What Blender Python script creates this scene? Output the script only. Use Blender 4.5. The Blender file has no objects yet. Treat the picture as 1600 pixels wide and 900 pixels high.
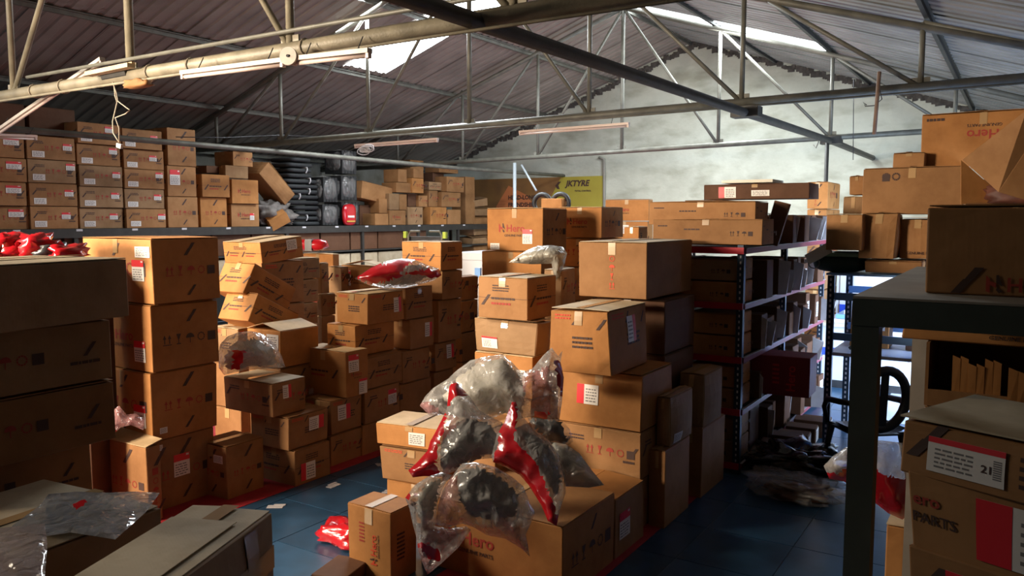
import bpy, bmesh, math, random
from mathutils import Vector, Matrix, noise
from mathutils.geometry import delaunay_2d_cdt
random.seed(7)
PI = math.pi
col = bpy.context.scene.collection
SC = bpy.context.scene

# ---------------------------------------------------------------- camera
F = 1250.0; HY = 340.0; VX = 1600.0; H = 2.2
pitch = math.atan((450 - HY) / F)
yaw = math.atan((VX - 800) * math.cos(pitch) / F)
fw = Vector((-math.sin(yaw) * math.cos(pitch), math.cos(yaw) * math.cos(pitch), -math.sin(pitch)))
rt = Vector((math.cos(yaw), math.sin(yaw), 0)); up = rt.cross(fw)
fh = Vector((fw.x, fw.y, 0)).normalized()
EYE = Vector((0, 0, H))
cam = bpy.data.objects.new('camera', bpy.data.cameras.new('camera'))
col.objects.link(cam)
cam.location = EYE
cam.rotation_euler = Matrix((rt, up, -fw)).transposed().to_euler()
cam.data.sensor_width = 36; cam.data.lens = F / 1600 * 36
cam.data.clip_start = 0.05
SC.camera = cam

# ---------------------------------------------------------------- world, exposure, lights
w = bpy.data.worlds.new('world'); SC.world = w; w.use_nodes = True
w.node_tree.nodes['Background'].inputs[0].default_value = (0.62, 0.75, 1.0, 1)
w.node_tree.nodes['Background'].inputs[1].default_value = 0.35
SC.view_settings.view_transform = 'Standard'; SC.view_settings.look = 'None'
SC.view_settings.exposure = 0.0; SC.view_settings.gamma = 1.0
SC.view_settings.use_curve_mapping = False

def area(name, loc, target, sx, sy, power, colr, spread=180):
    l = bpy.data.lights.new(name, 'AREA'); l.shape = 'RECTANGLE'; l.size = sx; l.size_y = sy
    l.energy = power; l.color = colr; l.spread = math.radians(spread)
    o = bpy.data.objects.new(name, l); col.objects.link(o); o.location = loc
    o.rotation_euler = (Vector(target) - Vector(loc)).to_track_quat('-Z', 'Y').to_euler()
    return o
# daylight: through the open loading door behind the camera (left), the translucent roof sheets and the side door at the right rear
area('daylight_loading_door', (-7.9, -2.85, 3.1), (-5.5, 5.0, 2.2), 1.5, 1.2, 290, (1.0, 0.82, 0.62), 70)
area('daylight_front_skylight', (-9.2, 0.6, 5.08), (-4.2, 4.6, 1.2), 2.4, 1.0, 125, (1.0, 0.86, 0.66), 64)
area('daylight_left_skylight', (-8.4, 10.7, 5.3), (-6.6, 10.0, 0), 3.0, 1.0, 520, (0.90, 0.96, 1.0))
area('daylight_right_skylight', (-4.4, 14.5, 5.35), (-5.8, 14.3, 0), 2.8, 1.0, 330, (0.90, 0.97, 1.0))
area('daylight_side_door', (1.1, 9.0, 1.4), (-1.4, 11.2, 0.4), 3.0, 2.0, 520, (0.62, 0.78, 1.0), 130)
SKY_E = 9.0

# ---------------------------------------------------------------- pixel helpers (a pixel ray meets a real plane)
def ray(x, y): return fw + rt * ((x - 800) / F) + up * ((450 - y) / F)
def onY(x, y, Y): r = ray(x, y); return EYE + r * (Y / r.y)
def onX(x, y, X): r = ray(x, y); return EYE + r * (X / r.x)
def onZ(x, y, Z): r = ray(x, y); return EYE + r * ((Z - H) / r.z)
def onD(x, y, d): r = ray(x, y); return EYE + r * (d / r.dot(fh))
def proj(p):
    v = p - EYE; d = v.dot(fw); return 800 + F * v.dot(rt) / d, 450 - F * v.dot(up) / d
def solve_len(P, dirv, px):
    lo, hi = 0.01, 4.0
    f = lambda s: proj(P + dirv * s)[0] - px
    a = f(lo)
    for _ in range(40):
        m = (lo + hi) / 2
        if (f(m) > 0) == (a > 0): lo = m
        else: hi = m
    return lo

# ---------------------------------------------------------------- materials
MATS = {}
def nodes_of(m): m.use_nodes = True; return m.node_tree.nodes, m.node_tree.links, m.node_tree.nodes['Principled BSDF']
def plain(name, c, rough=0.6, metal=0.0, var=0.0, scale=8.0, bump=0.0, bscale=60.0, c2=None, coat=0.0, emit=0.0, objvar=0.0):
    if name in MATS: return MATS[name]
    m = bpy.data.materials.new(name); n, l, b = nodes_of(m)
    b.inputs['Roughness'].default_value = rough; b.inputs['Metallic'].default_value = metal
    b.inputs['Base Color'].default_value = (*c, 1)
    if coat: b.inputs['Coat Weight'].default_value = coat
    tc = n.new('ShaderNodeTexCoord')
    src = None
    if var or c2:
        t = n.new('ShaderNodeTexNoise'); t.inputs['Scale'].default_value = scale; t.inputs['Detail'].default_value = 5
        l.new(tc.outputs['Object'], t.inputs['Vector'])
        r = n.new('ShaderNodeValToRGB'); r.color_ramp.elements[0].position = 0.35; r.color_ramp.elements[1].position = 0.68
        cc2 = c2 if c2 else tuple(v * (1 - var) for v in c)
        r.color_ramp.elements[0].color = (*cc2, 1); r.color_ramp.elements[1].color = (*c, 1)
        l.new(t.outputs['Fac'], r.inputs['Fac']); src = r.outputs['Color']
    if objvar:
        oi = n.new('ShaderNodeObjectInfo'); mr = n.new('ShaderNodeMapRange')
        mr.inputs['To Min'].default_value = 1 - objvar; mr.inputs['To Max'].default_value = 1 + objvar
        l.new(oi.outputs['Random'], mr.inputs['Value'])
        mx = n.new('ShaderNodeVectorMath'); mx.operation = 'SCALE'
        if src: l.new(src, mx.inputs[0])
        else: mx.inputs[0].default_value = c
        l.new(mr.outputs['Result'], mx.inputs['Scale']); src = mx.outputs['Vector']
    if src: l.new(src, b.inputs['Base Color'])
    if bump:
        t2 = n.new('ShaderNodeTexNoise'); t2.inputs['Scale'].default_value = bscale; t2.inputs['Detail'].default_value = 3
        l.new(tc.outputs['Object'], t2.inputs['Vector'])
        bp = n.new('ShaderNodeBump'); bp.inputs['Strength'].default_value = bump; bp.inputs['Distance'].default_value = 0.01
        l.new(t2.outputs['Fac'], bp.inputs['Height']); l.new(bp.outputs['Normal'], b.inputs['Normal'])
    if emit:
        b.inputs['Emission Color'].default_value = (*c, 1); b.inputs['Emission Strength'].default_value = emit
    MATS[name] = m; return m

def kraft(name, c):
    """corrugated board: mottled kraft paper with faint flute lines and scuffs"""
    m = bpy.data.materials.new(name); n, l, b = nodes_of(m)
    b.inputs['Roughness'].default_value = 0.72; b.inputs['Specular IOR Level'].default_value = 0.25
    tc = n.new('ShaderNodeTexCoord')
    t = n.new('ShaderNodeTexNoise'); t.inputs['Scale'].default_value = 3.5; t.inputs['Detail'].default_value = 6
    t.inputs['Roughness'].default_value = 0.65
    oi = n.new('ShaderNodeObjectInfo')
    ad = n.new('ShaderNodeVectorMath'); ad.operation = 'ADD'
    cm = n.new('ShaderNodeCombineXYZ'); mu = n.new('ShaderNodeMath'); mu.operation = 'MULTIPLY'; mu.inputs[1].default_value = 37
    l.new(oi.outputs['Random'], mu.inputs[0]); l.new(mu.outputs[0], cm.inputs[0]); l.new(mu.outputs[0], cm.inputs[1])
    l.new(tc.outputs['Object'], ad.inputs[0]); l.new(cm.outputs[0], ad.inputs[1]); l.new(ad.outputs[0], t.inputs['Vector'])
    r = n.new('ShaderNodeValToRGB'); r.color_ramp.elements[0].position = 0.3; r.color_ramp.elements[1].position = 0.62
    r.color_ramp.elements[0].color = (c[0] * .72, c[1] * .68, c[2] * .62, 1); r.color_ramp.elements[1].color = (*c, 1)
    l.new(t.outputs['Fac'], r.inputs['Fac'])
    mr = n.new('ShaderNodeMapRange'); mr.inputs['To Min'].default_value = .86; mr.inputs['To Max'].default_value = 1.12
    l.new(oi.outputs['Random'], mr.inputs['Value'])
    mx = n.new('ShaderNodeVectorMath'); mx.operation = 'SCALE'
    l.new(r.outputs['Color'], mx.inputs[0]); l.new(mr.outputs['Result'], mx.inputs['Scale'])
    l.new(mx.outputs['Vector'], b.inputs['Base Color'])
    wv = n.new('ShaderNodeTexWave'); wv.inputs['Scale'].default_value = 45; wv.bands_direction = 'DIAGONAL'
    mp = n.new('ShaderNodeMapping'); mp.inputs['Scale'].default_value = (1, 1, 0.0)
    l.new(tc.outputs['Object'], mp.inputs['Vector']); l.new(mp.outputs[0], wv.inputs['Vector'])
    t2 = n.new('ShaderNodeTexNoise'); t2.inputs['Scale'].default_value = 14; l.new(tc.outputs['Object'], t2.inputs['Vector'])
    sm = n.new('ShaderNodeMath'); sm.operation = 'MULTIPLY_ADD'; sm.inputs[1].default_value = 0.02
    l.new(wv.outputs['Fac'], sm.inputs[0]); l.new(t2.outputs['Fac'], sm.inputs[2])
    bp = n.new('ShaderNodeBump'); bp.inputs['Strength'].default_value = 0.3; bp.inputs['Distance'].default_value = 0.008
    l.new(sm.outputs[0], bp.inputs['Height']); l.new(bp.outputs['Normal'], b.inputs['Normal'])
    MATS[name] = m; return m

K = {'o': kraft('kraft_orange', (0.44, 0.195, 0.060)), 'b': kraft('kraft_brown', (0.34, 0.17, 0.068)),
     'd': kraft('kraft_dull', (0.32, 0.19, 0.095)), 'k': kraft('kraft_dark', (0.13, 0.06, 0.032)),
     'g': kraft('kraft_grey', (0.58, 0.47, 0.32)), 'f': kraft('kraft_flap', (0.66, 0.48, 0.28))}  # pale dusty lid boards, brightened to stand in for skylight on the tops
TAPE = plain('tape', (0.42, 0.26, 0.12), 0.25, coat=0.5, objvar=.15)
PRINT_R = plain('print_red', (0.33, 0.035, 0.02), 0.7); PRINT_K = plain('print_black', (0.055, 0.025, 0.018), 0.7)
PRINT_O = plain('print_bright_red', (0.58, 0.06, 0.02), 0.7)
WHITE = plain('sticker_white', (0.74, 0.70, 0.66), 0.45); RED = plain('sticker_red', (0.66, 0.02, 0.03), 0.45)
INK = plain('sticker_ink', (0.18, 0.17, 0.17), 0.6)
INSIDE = plain('box_inside', (0.13, 0.065, 0.03), 0.9)
STEEL = plain('painted_steel_grey', (0.17, 0.165, 0.135), 0.5, 0.15, var=.35, scale=6, bump=.2)
STEELD = plain('painted_steel_dark', (0.06, 0.058, 0.054), 0.5, 0.2, var=.35, scale=6, bump=.2)
CREAM = plain('dusty_cream_paint', (0.29, 0.255, 0.18), 0.5, 0.0, var=.4, scale=5, bump=.2)
PALESTEEL = plain('pale_grey_steel', (.26, .29, .31), .5)
POSTB = plain('rack_blue_grey', (0.035, 0.06, 0.10), 0.45, 0.3, var=.3, scale=9)
BEAMR = plain('rack_beam_red', (0.52, 0.012, 0.03), 0.4, 0.1, var=.2)
BLUE = plain('rack_light_blue', (0.20, 0.42, 0.85), 0.4, 0.0, var=.1)
SHELFG = plain('shelf_dark_steel', (0.05, 0.045, 0.04), 0.6, 0.3, var=.3)
TUBEM = plain('hose_rubber', (.020, .022, .024), .75, var=.3)
BLACK = plain('black_rubber', (0.018, 0.018, 0.02), 0.55, var=.3)
CHAIRP = plain('black_moulded_plastic', (0.012, 0.012, 0.013), 0.4)
PAPER = plain('white_paper', (0.62, 0.60, 0.62), 0.7, var=.15, scale=10)
REDP = plain('red_plastic_film', (0.52, 0.010, 0.018), 0.22, coat=.6, bump=.35, bscale=14)
GREYP = plain('grey_part', (0.22, 0.215, 0.21), 0.45, 0.0, var=.2, scale=4)
DARKP = plain('dark_part', (0.05, 0.05, 0.055), 0.35, 0.1, var=.4, scale=10)
PALEP = plain('pale_part', (0.60, 0.56, 0.46), 0.4)
WHITEP = plain('white_paint', (0.60, 0.64, 0.72), 0.4)
TUBE = plain('lamp_tube_pinkish', (0.66, 0.52, 0.46), 0.35); LAMPW = plain('lamp_housing', (0.60, 0.54, 0.48), 0.5, var=.2)
CABLE = plain('cable', (0.34, 0.29, 0.22), 0.6)

def film(name, tint=(0.54, 0.52, 0.50), lo=.30, hi=.68, rough=.16):
    m = bpy.data.materials.new(name); n, l, b = nodes_of(m)
    b.inputs['Base Color'].default_value = (*tint, 1); b.inputs['Roughness'].default_value = rough
    b.inputs['Specular IOR Level'].default_value = .8; b.inputs['Coat Weight'].default_value = .6
    out = n['Material Output']; tr = n.new('ShaderNodeBsdfTransparent'); tr.inputs[0].default_value = (.97, .97, .97, 1)
    mx = n.new('ShaderNodeMixShader'); tc = n.new('ShaderNodeTexCoord')
    t = n.new('ShaderNodeTexNoise'); t.inputs['Scale'].default_value = 9; t.inputs['Detail'].default_value = 7
    t.inputs['Distortion'].default_value = 1.4
    l.new(tc.outputs['Object'], t.inputs['Vector'])
    mr = n.new('ShaderNodeMapRange'); mr.inputs['From Min'].default_value = .35; mr.inputs['From Max'].default_value = .7
    mr.inputs['To Min'].default_value = lo; mr.inputs['To Max'].default_value = hi
    l.new(t.outputs['Fac'], mr.inputs['Value']); l.new(mr.outputs['Result'], mx.inputs[0])
    l.new(tr.outputs[0], mx.inputs[1]); l.new(b.outputs[0], mx.inputs[2]); l.new(mx.outputs[0], out.inputs['Surface'])
    t2 = n.new('ShaderNodeTexVoronoi'); t2.feature = 'DISTANCE_TO_EDGE'; t2.inputs['Scale'].default_value = 11
    t4 = n.new('ShaderNodeTexNoise'); t4.inputs['Scale'].default_value = 5; t4.inputs['Detail'].default_value = 3
    vm = n.new('ShaderNodeVectorMath'); vm.operation = 'MULTIPLY_ADD'; vm.inputs[1].default_value = (.35, .35, .35)
    l.new(tc.outputs['Object'], t4.inputs['Vector']); l.new(t4.outputs['Color'], vm.inputs[0]); l.new(tc.outputs['Object'], vm.inputs[2])
    l.new(vm.outputs[0], t2.inputs['Vector'])
    bp = n.new('ShaderNodeBump'); bp.inputs['Strength'].default_value = 0.55; bp.inputs['Distance'].default_value = 0.03
    l.new(t2.outputs['Distance'], bp.inputs['Height']); l.new(bp.outputs['Normal'], b.inputs['Normal'])
    MATS[name] = m; return m
FILM = film('clear_film'); FILMD = film('clear_film_thin', lo=.10, hi=.40)
FILMP = film('pink_film', (0.50, 0.26, 0.26), .3, .7)
BUBBLE = film('bubble_wrap', (0.40, 0.38, 0.33), .70, .95, .4)

def wall_mat(name, c, c2, grime=None):
    m = bpy.data.materials.new(name); n, l, b = nodes_of(m); b.inputs['Roughness'].default_value = .85
    tc = n.new('ShaderNodeTexCoord')
    t = n.new('ShaderNodeTexNoise'); t.inputs['Scale'].default_value = 0.9; t.inputs['Detail'].default_value = 9
    t.inputs['Roughness'].default_value = .62
    l.new(tc.outputs['Object'], t.inputs['Vector'])
    r = n.new('ShaderNodeValToRGB'); r.color_ramp.elements[0].position = .36; r.color_ramp.elements[1].position = .6
    r.color_ramp.elements[0].color = (*c2, 1); r.color_ramp.elements[1].color = (*c, 1)
    l.new(t.outputs['Fac'], r.inputs['Fac'])
    # scattered brown stains
    t3 = n.new('ShaderNodeTexNoise'); t3.inputs['Scale'].default_value = 2.6; t3.inputs['Detail'].default_value = 10
    mp = n.new('ShaderNodeMapping'); mp.inputs['Scale'].default_value = (.45, 1, 1.1); l.new(tc.outputs['Object'], mp.inputs['Vector'])
    l.new(mp.outputs[0], t3.inputs['Vector'])
    r3 = n.new('ShaderNodeValToRGB'); r3.color_ramp.elements[0].position = .28; r3.color_ramp.elements[1].position = .50
    r3.color_ramp.elements[0].color = (.55, .53, .47, 1); r3.color_ramp.elements[1].color = (1, 1, 1, 1)
    l.new(t3.outputs['Fac'], r3.inputs['Fac'])
    mm = n.new('ShaderNodeMix'); mm.data_type = 'RGBA'; mm.blend_type = 'MULTIPLY'; mm.inputs[0].default_value = .8
    l.new(r.outputs['Color'], mm.inputs[6]); l.new(r3.outputs['Color'], mm.inputs[7])
    l.new(mm.outputs[2], b.inputs['Base Color'])
    t2 = n.new('ShaderNodeTexNoise'); t2.inputs['Scale'].default_value = 7; t2.inputs['Detail'].default_value = 6
    l.new(tc.outputs['Object'], t2.inputs['Vector'])
    bp = n.new('ShaderNodeBump'); bp.inputs['Strength'].default_value = .5; bp.inputs['Distance'].default_value = .03
    l.new(t2.outputs['Fac'], bp.inputs['Height']); l.new(bp.outputs['Normal'], b.inputs['Normal'])
    MATS[name] = m; return m
PLASTER = wall_mat('limewashed_plaster', (0.52, 0.54, 0.46), (0.42, 0.43, 0.36))
WALLDK = wall_mat('bounce_cut_wall', (0.09, 0.085, 0.08), (0.06, 0.055, 0.05))  # unseen walls coloured dark to cut bounce light on the cartons
PLASTERD = wall_mat('dusty_plaster', (0.30, 0.29, 0.25), (0.22, 0.21, 0.18))
MORTAR = plain('dark_mortar', (0.10, 0.09, 0.08), .95, var=.5, scale=12, bump=1, bscale=20)
ROOF = plain('galvanised_sheet_brown', (0.335, 0.285, 0.245), 0.5, 0.15, c2=(0.235, 0.20, 0.172), scale=1.6, bump=.1)
ROOFR = plain('galvanised_sheet_grey', (0.36, 0.36, 0.35), 0.45, 0.35, c2=(0.24, 0.24, 0.235), scale=1.6, bump=.1)
TILE = plain('blue_floor_tile', (0.030, 0.090, 0.175), 0.28, var=.35, scale=5, objvar=.12, c2=(0.022, 0.062, 0.12))
GROUT = plain('grout', (0.20, 0.26, 0.32), .9)
MATRED = plain('red_floor_strip', (0.42, 0.02, 0.03), .6, var=.3)
YARD = plain('daylit_floor_tone', (0.42, 0.46, 0.52), .6, var=.15, scale=3)  # pale tone that stands in for daylight on the floor

# ---------------------------------------------------------------- object helpers
def tag(o, label=None, cat=None, group=None, kind=None):
    if label: o['label'] = label
    if cat: o['category'] = cat
    if group: o['group'] = group
    if kind: o['kind'] = kind
    return o
def empty(name, loc=(0, 0, 0), rot=(0, 0, 0), parent=None):
    o = bpy.data.objects.new(name, None); col.objects.link(o); o.location = loc; o.rotation_euler = rot
    o.empty_display_size = .1
    if parent: o.parent = parent
    return o
class MB:
    def __init__(s): s.v = []; s.f = []; s.m = []; s.mats = []
    def mi(s, mat):
        if mat not in s.mats: s.mats.append(mat)
        return s.mats.index(mat)
    def poly(s, pts, mat):
        i = len(s.v); s.v += [tuple(p) for p in pts]; s.f.append(tuple(range(i, i + len(pts)))); s.m.append(s.mi(mat))
    def box(s, lo, hi, mat, M=None):
        i = len(s.v)
        for z in (lo[2], hi[2]):
            for y in (lo[1], hi[1]):
                for x in (lo[0], hi[0]):
                    p = Vector((x, y, z)); s.v.append(tuple(M @ p if M else p))
        for q in ((0, 2, 3, 1), (4, 5, 7, 6), (0, 1, 5, 4), (2, 6, 7, 3), (0, 4, 6, 2), (1, 3, 7, 5)):
            s.f.append(tuple(i + k for k in q)); s.m.append(s.mi(mat))
    def hexa(s, c, mat):
        i = len(s.v); s.v += [tuple(p) for p in c]
        for q in ((0, 2, 3, 1), (4, 5, 7, 6), (0, 1, 5, 4), (2, 6, 7, 3), (0, 4, 6, 2), (1, 3, 7, 5)):
            s.f.append(tuple(i + k for k in q)); s.m.append(s.mi(mat))
    def bar(s, a, b, w, h, mat, upv=(0, 0, 1)):
        a = Vector(a); b = Vector(b); d = (b - a); L = d.length; d.normalize(); u = Vector(upv)
        x = d.cross(u)
        if x.length < 1e-4: x = d.cross(Vector((1, 0, 0)))
        x.normalize(); u = x.cross(d)
        i = len(s.v)
        for q in (a, b):
            for sx, sz in ((-1, -1), (1, -1), (1, 1), (-1, 1)): s.v.append(tuple(q + x * (sx * w / 2) + u * (sz * h / 2)))
        for q in ((0, 3, 2, 1), (4, 5, 6, 7), (0, 1, 5, 4), (1, 2, 6, 5), (2, 3, 7, 6), (3, 0, 4, 7)):
            s.f.append(tuple(i + k for k in q)); s.m.append(s.mi(mat))
    def tube(s, pts, r, mat, n=8, close=True):
        pts = [Vector(p) for p in pts]; i0 = len(s.v); k = s.mi(mat)
        prev = None
        for j, p in enumerate(pts):
            d = (pts[min(j + 1, len(pts) - 1)] - pts[max(j - 1, 0)]).normalized()
            ref = prev if prev else (Vector((0, 0, 1)) if abs(d.z) < .9 else Vector((1, 0, 0)))
            x = d.cross(ref)
            if x.length < 1e-5: x = d.cross(Vector((1, 0, 0)))
            x.normalize(); y = x.cross(d).normalized(); prev = y
            rr = r[j] if isinstance(r, (list, tuple)) else r
            for a in range(n):
                t = 2 * PI * a / n; s.v.append(tuple(p + x * (rr * math.cos(t)) + y * (rr * math.sin(t))))
        for j in range(len(pts) - 1):
            for a in range(n):
                b = (a + 1) % n; s.f.append((i0 + j * n + a, i0 + j * n + b, i0 + (j + 1) * n + b, i0 + (j + 1) * n + a)); s.m.append(k)
        if close:
            s.f.append(tuple(i0 + a for a in range(n))[::-1]); s.m.append(k)
            s.f.append(tuple(i0 + (len(pts) - 1) * n + a for a in range(n))); s.m.append(k)
    def build(s, name, parent=None, smooth=False):
        me = bpy.data.meshes.new(name); me.from_pydata(s.v, [], s.f)
        for m in s.mats: me.materials.append(m)
        me.polygons.foreach_set('material_index', s.m)
        if smooth: me.polygons.foreach_set('use_smooth', [True] * len(s.f))
        me.update()
        o = bpy.data.objects.new(name, me); col.objects.link(o)
        if parent: o.parent = parent
        return o

# text outlines, cached
_txt = {}
def text_geo(s, extrude_bold=.012):
    if s in _txt: return _txt[s]
    cu = bpy.data.curves.new('t', 'FONT'); cu.body = s; cu.size = 1; cu.resolution_u = 2; cu.offset = extrude_bold * 1.5
    o = bpy.data.objects.new('t', cu); col.objects.link(o)
    dg = bpy.context.evaluated_depsgraph_get(); dg.update()
    me = bpy.data.meshes.new_from_object(o.evaluated_get(dg))
    v = [(p.co.x, p.co.y) for p in me.vertices]; f = [tuple(p.vertices) for p in me.polygons]
    bpy.data.objects.remove(o); bpy.data.meshes.remove(me); bpy.data.curves.remove(cu)
    x0 = min(a[0] for a in v); x1 = max(a[0] for a in v); y0 = min(a[1] for a in v); y1 = max(a[1] for a in v)
    v = [((a - x0), (b - y0)) for a, b in v]
    _txt[s] = (v, f, x1 - x0, y1 - y0); return _txt[s]

# ---------------------------------------------------------------- carton
class Face:
    """one printed side of a carton; u to the right, v up, in metres"""
    def __init__(s, box, side):
        w, l, h = box['w'], box['l'], box['h']; s.box = box; s.side = side
        if side == 'f': s.W, s.O, s.U, s.N = w, Vector((-w / 2, -l / 2, 0)), Vector((1, 0, 0)), Vector((0, -1, 0))
        elif side == 's': s.W, s.O, s.U, s.N = l, Vector((w / 2, -l / 2, 0)), Vector((0, 1, 0)), Vector((1, 0, 0))
        elif side == 't': s.W, s.O, s.U, s.N = w, Vector((-w / 2, -l / 2, h)), Vector((1, 0, 0)), Vector((0, 0, 1))
        s.H = l if side == 't' else h
        s.V = Vector((0, 1, 0)) if side == 't' else Vector((0, 0, 1)); s.b = 0 if side == 't' else box['bulge']
    def P(s, u, v, off=.0022):
        a = min(max(u / s.W, 0), 1); b = min(max(v / s.H, 0), 1)
        if s.side != 't' and 'c' in s.box:
            c = s.box['c']
            q = [c[(i, 0, k)] for k in (0, 1) for i in (0, 1)] if s.side == 'f' else [c[(1, i, k)] for k in (0, 1) for i in (0, 1)]
            bb = s.b * max(0, math.sin(PI * a)) ** .7 * max(0, math.sin(PI * b)) ** .7
            ua, vb = u / s.W, v / s.H
            return (q[0] * (1 - ua) + q[1] * ua) * (1 - vb) + (q[2] * (1 - ua) + q[3] * ua) * vb + s.N * (bb + off)
        bb = s.b * max(0, math.sin(PI * a)) ** .7 * max(0, math.sin(PI * b)) ** .7 if s.b else 0
        return s.O + s.U * u + s.V * v + s.N * (bb + off + (.006 if s.side == 't' else 0))
    def quad(s, mb, u0, v0, u1, v1, mat, off=.0022, n=3, skew=0):
        for i in range(n):
            for j in range(n):
                a0 = u0 + (u1 - u0) * i / n; a1 = u0 + (u1 - u0) * (i + 1) / n
                b0 = v0 + (v1 - v0) * j / n; b1 = v0 + (v1 - v0) * (j + 1) / n
                k = lambda b: skew * (b - v0)
                mb.poly([s.P(a0 + k(b0), b0, off), s.P(a1 + k(b0), b0, off), s.P(a1 + k(b1), b1, off), s.P(a0 + k(b1), b1, off)], mat)
    def text(s, mb, t, u, v, size, mat, rot=0, off=.0024, flip=False):
        vs, fs, tw, th = text_geo(t); i = len(mb.v); k = mb.mi(mat)
        for x, y in vs:
            if flip: x, y = tw - x, th - y
            x *= size; y *= size
            if rot: x, y = -y, x
            mb.v.append(tuple(s.P(u + x, v + y, off)))
        for f in fs: mb.f.append(tuple(i + q for q in f)); mb.m.append(k)
        return tw * size
    def logo(s, mb, u, v, size, rot=0, bright=False, flip=False):
        """emblem of two slanted pieces, the word, and the line under it; size = cap height-ish"""
        R = PRINT_O if bright else PRINT_R; S = size
        def q(pts, mat):
            o = []
            for x, y in pts:
                if flip: x, y = 4.2 - x, .75 - y
                x *= S; y *= S
                if rot: x, y = -y, x
                o.append(s.P(u + x, v + y, .0024))
            mb.poly(o, mat)
        q([(0, 0), (.2, -.08), (.2, .72), (0, .95)], R); q([(.2, .38), (.5, .22), (.5, .5), (.2, .62)], R)
        q([(.5, .52), (.82, .3), (.62, .98), (.5, .98)], PRINT_K); q([(.55, .28), (.8, .05), (.66, -.1), (.5, .1)], PRINT_K)
        if rot:
            s.text(mb, 'Hero', u, v + 1.05 * S, S * 1.15, R, 1)
            s.text(mb, 'GENUINE PARTS', u + .42 * S, v + .9 * S, S * .36, PRINT_K, 1)
        elif flip:
            s.text(mb, 'Hero', u + .3 * S, v, S * 1.15, R, flip=True)
            s.text(mb, 'GENUINE PARTS', u + .3 * S, v + 1.1 * S, S * .36, PRINT_K, flip=True)
        else:
            s.text(mb, 'Hero', u + 1.05 * S, v, S * 1.15, R)
            s.text(mb, 'GENUINE PARTS', u + .75 * S, v - .55 * S, S * .36, PRINT_K)
    def slash(s, mb, u, v, h, mat=None):
        s.quad(mb, u, v, u + h * .32, v + h * .55, mat or PRINT_K, n=1, skew=.75)
        s.quad(mb, u + h * .42, v + h * .5, u + h * .72, v + h, mat or PRINT_K, n=1, skew=.7)
    def lines(s, mb, u, v, w_, h_, rows, mat, seed=1):
        rd = random.Random(seed)
        for r in range(rows):
            x = 0; y = v + h_ * (1 - (r + .8) / rows)
            while x < w_ * .93:
                ww = min(rd.uniform(.08, .25) * w_, w_ - x)
                s.quad(mb, u + x, y, u + x + ww, y + h_ / rows * .5, mat, n=1); x += ww + w_ * .03
    def band(s, mb, v, h_, seed=0):
        """repeat print along the side: slash, two short lines, slash ..."""
        rd = random.Random(seed); u = s.W * .06; k = 0
        while u < s.W * .86:
            s.slash(mb, u, v, h_); u += h_ * 1.15
            ww = min(h_ * 2.6, s.W * .95 - u)
            if ww > h_:
                s.lines(mb, u, v + h_ * .5, ww, h_ * .4, 1, PRINT_K, seed + k)
                s.lines(mb, u, v + h_ * .02, ww * .8, h_ * .4, 1, PRINT_R, seed + k + 3)
            u += ww + h_ * .5; k += 1
    def picto(s, mb, u, v, h_, n=4, vert=False, mat=None):
        m = mat or PRINT_R
        for i in range(n):
            a, b = (u, v + i * h_ * 1.3) if vert else (u + i * h_ * 1.2, v)
            if i % 4 == 0:      # two arrows over a line
                s.quad(mb, a, b, a + h_ * .9, b + h_ * .08, m, n=1)
                for k in (0, .5):
                    s.quad(mb, a + (k + .13) * h_, b + h_ * .15, a + (k + .23) * h_, b + h_ * .7, m, n=1)
                    mb.poly([s.P(a + k * h_, b + h_ * .6), s.P(a + (k + .36) * h_, b + h_ * .6), s.P(a + (k + .18) * h_, b + h_)], m)
            elif i % 4 == 1:    # goblet
                mb.poly([s.P(a + .2 * h_, b + h_), s.P(a + .35 * h_, b + .5 * h_), s.P(a + .5 * h_, b + .5 * h_), s.P(a + .68 * h_, b + h_)], m)
                s.quad(mb, a + .38 * h_, b + .1 * h_, a + .47 * h_, b + .55 * h_, m, n=1); s.quad(mb, a + .2 * h_, b, a + .65 * h_, b + .1 * h_, m, n=1)
            elif i % 4 == 2:    # umbrella
                pts = [s.P(a + h_ * (.45 + .45 * math.cos(t)), b + h_ * (.5 + .45 * math.sin(t))) for t in [PI * j / 7 for j in range(8)]]
                mb.poly(pts, m); s.quad(mb, a + .41 * h_, b, a + .48 * h_, b + .5 * h_, m, n=1)
            else:               # ring
                for j in range(10):
                    t0, t1 = 2 * PI * j / 10, 2 * PI * (j + .8) / 10
                    mb.poly([s.P(a + h_ * (.45 + r * math.cos(t)), b + h_ * (.5 + r * math.sin(t))) for r, t in ((.3, t0), (.42, t0), (.42, t1), (.3, t1))], m)
        a, b = (u, v + n * h_ * 1.3) if vert else (u + n * h_ * 1.2, v)
        s.quad(mb, a, b, a + h_ * .9, b + h_ * .9, PRINT_K if not vert else PRINT_R, n=1)

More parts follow.
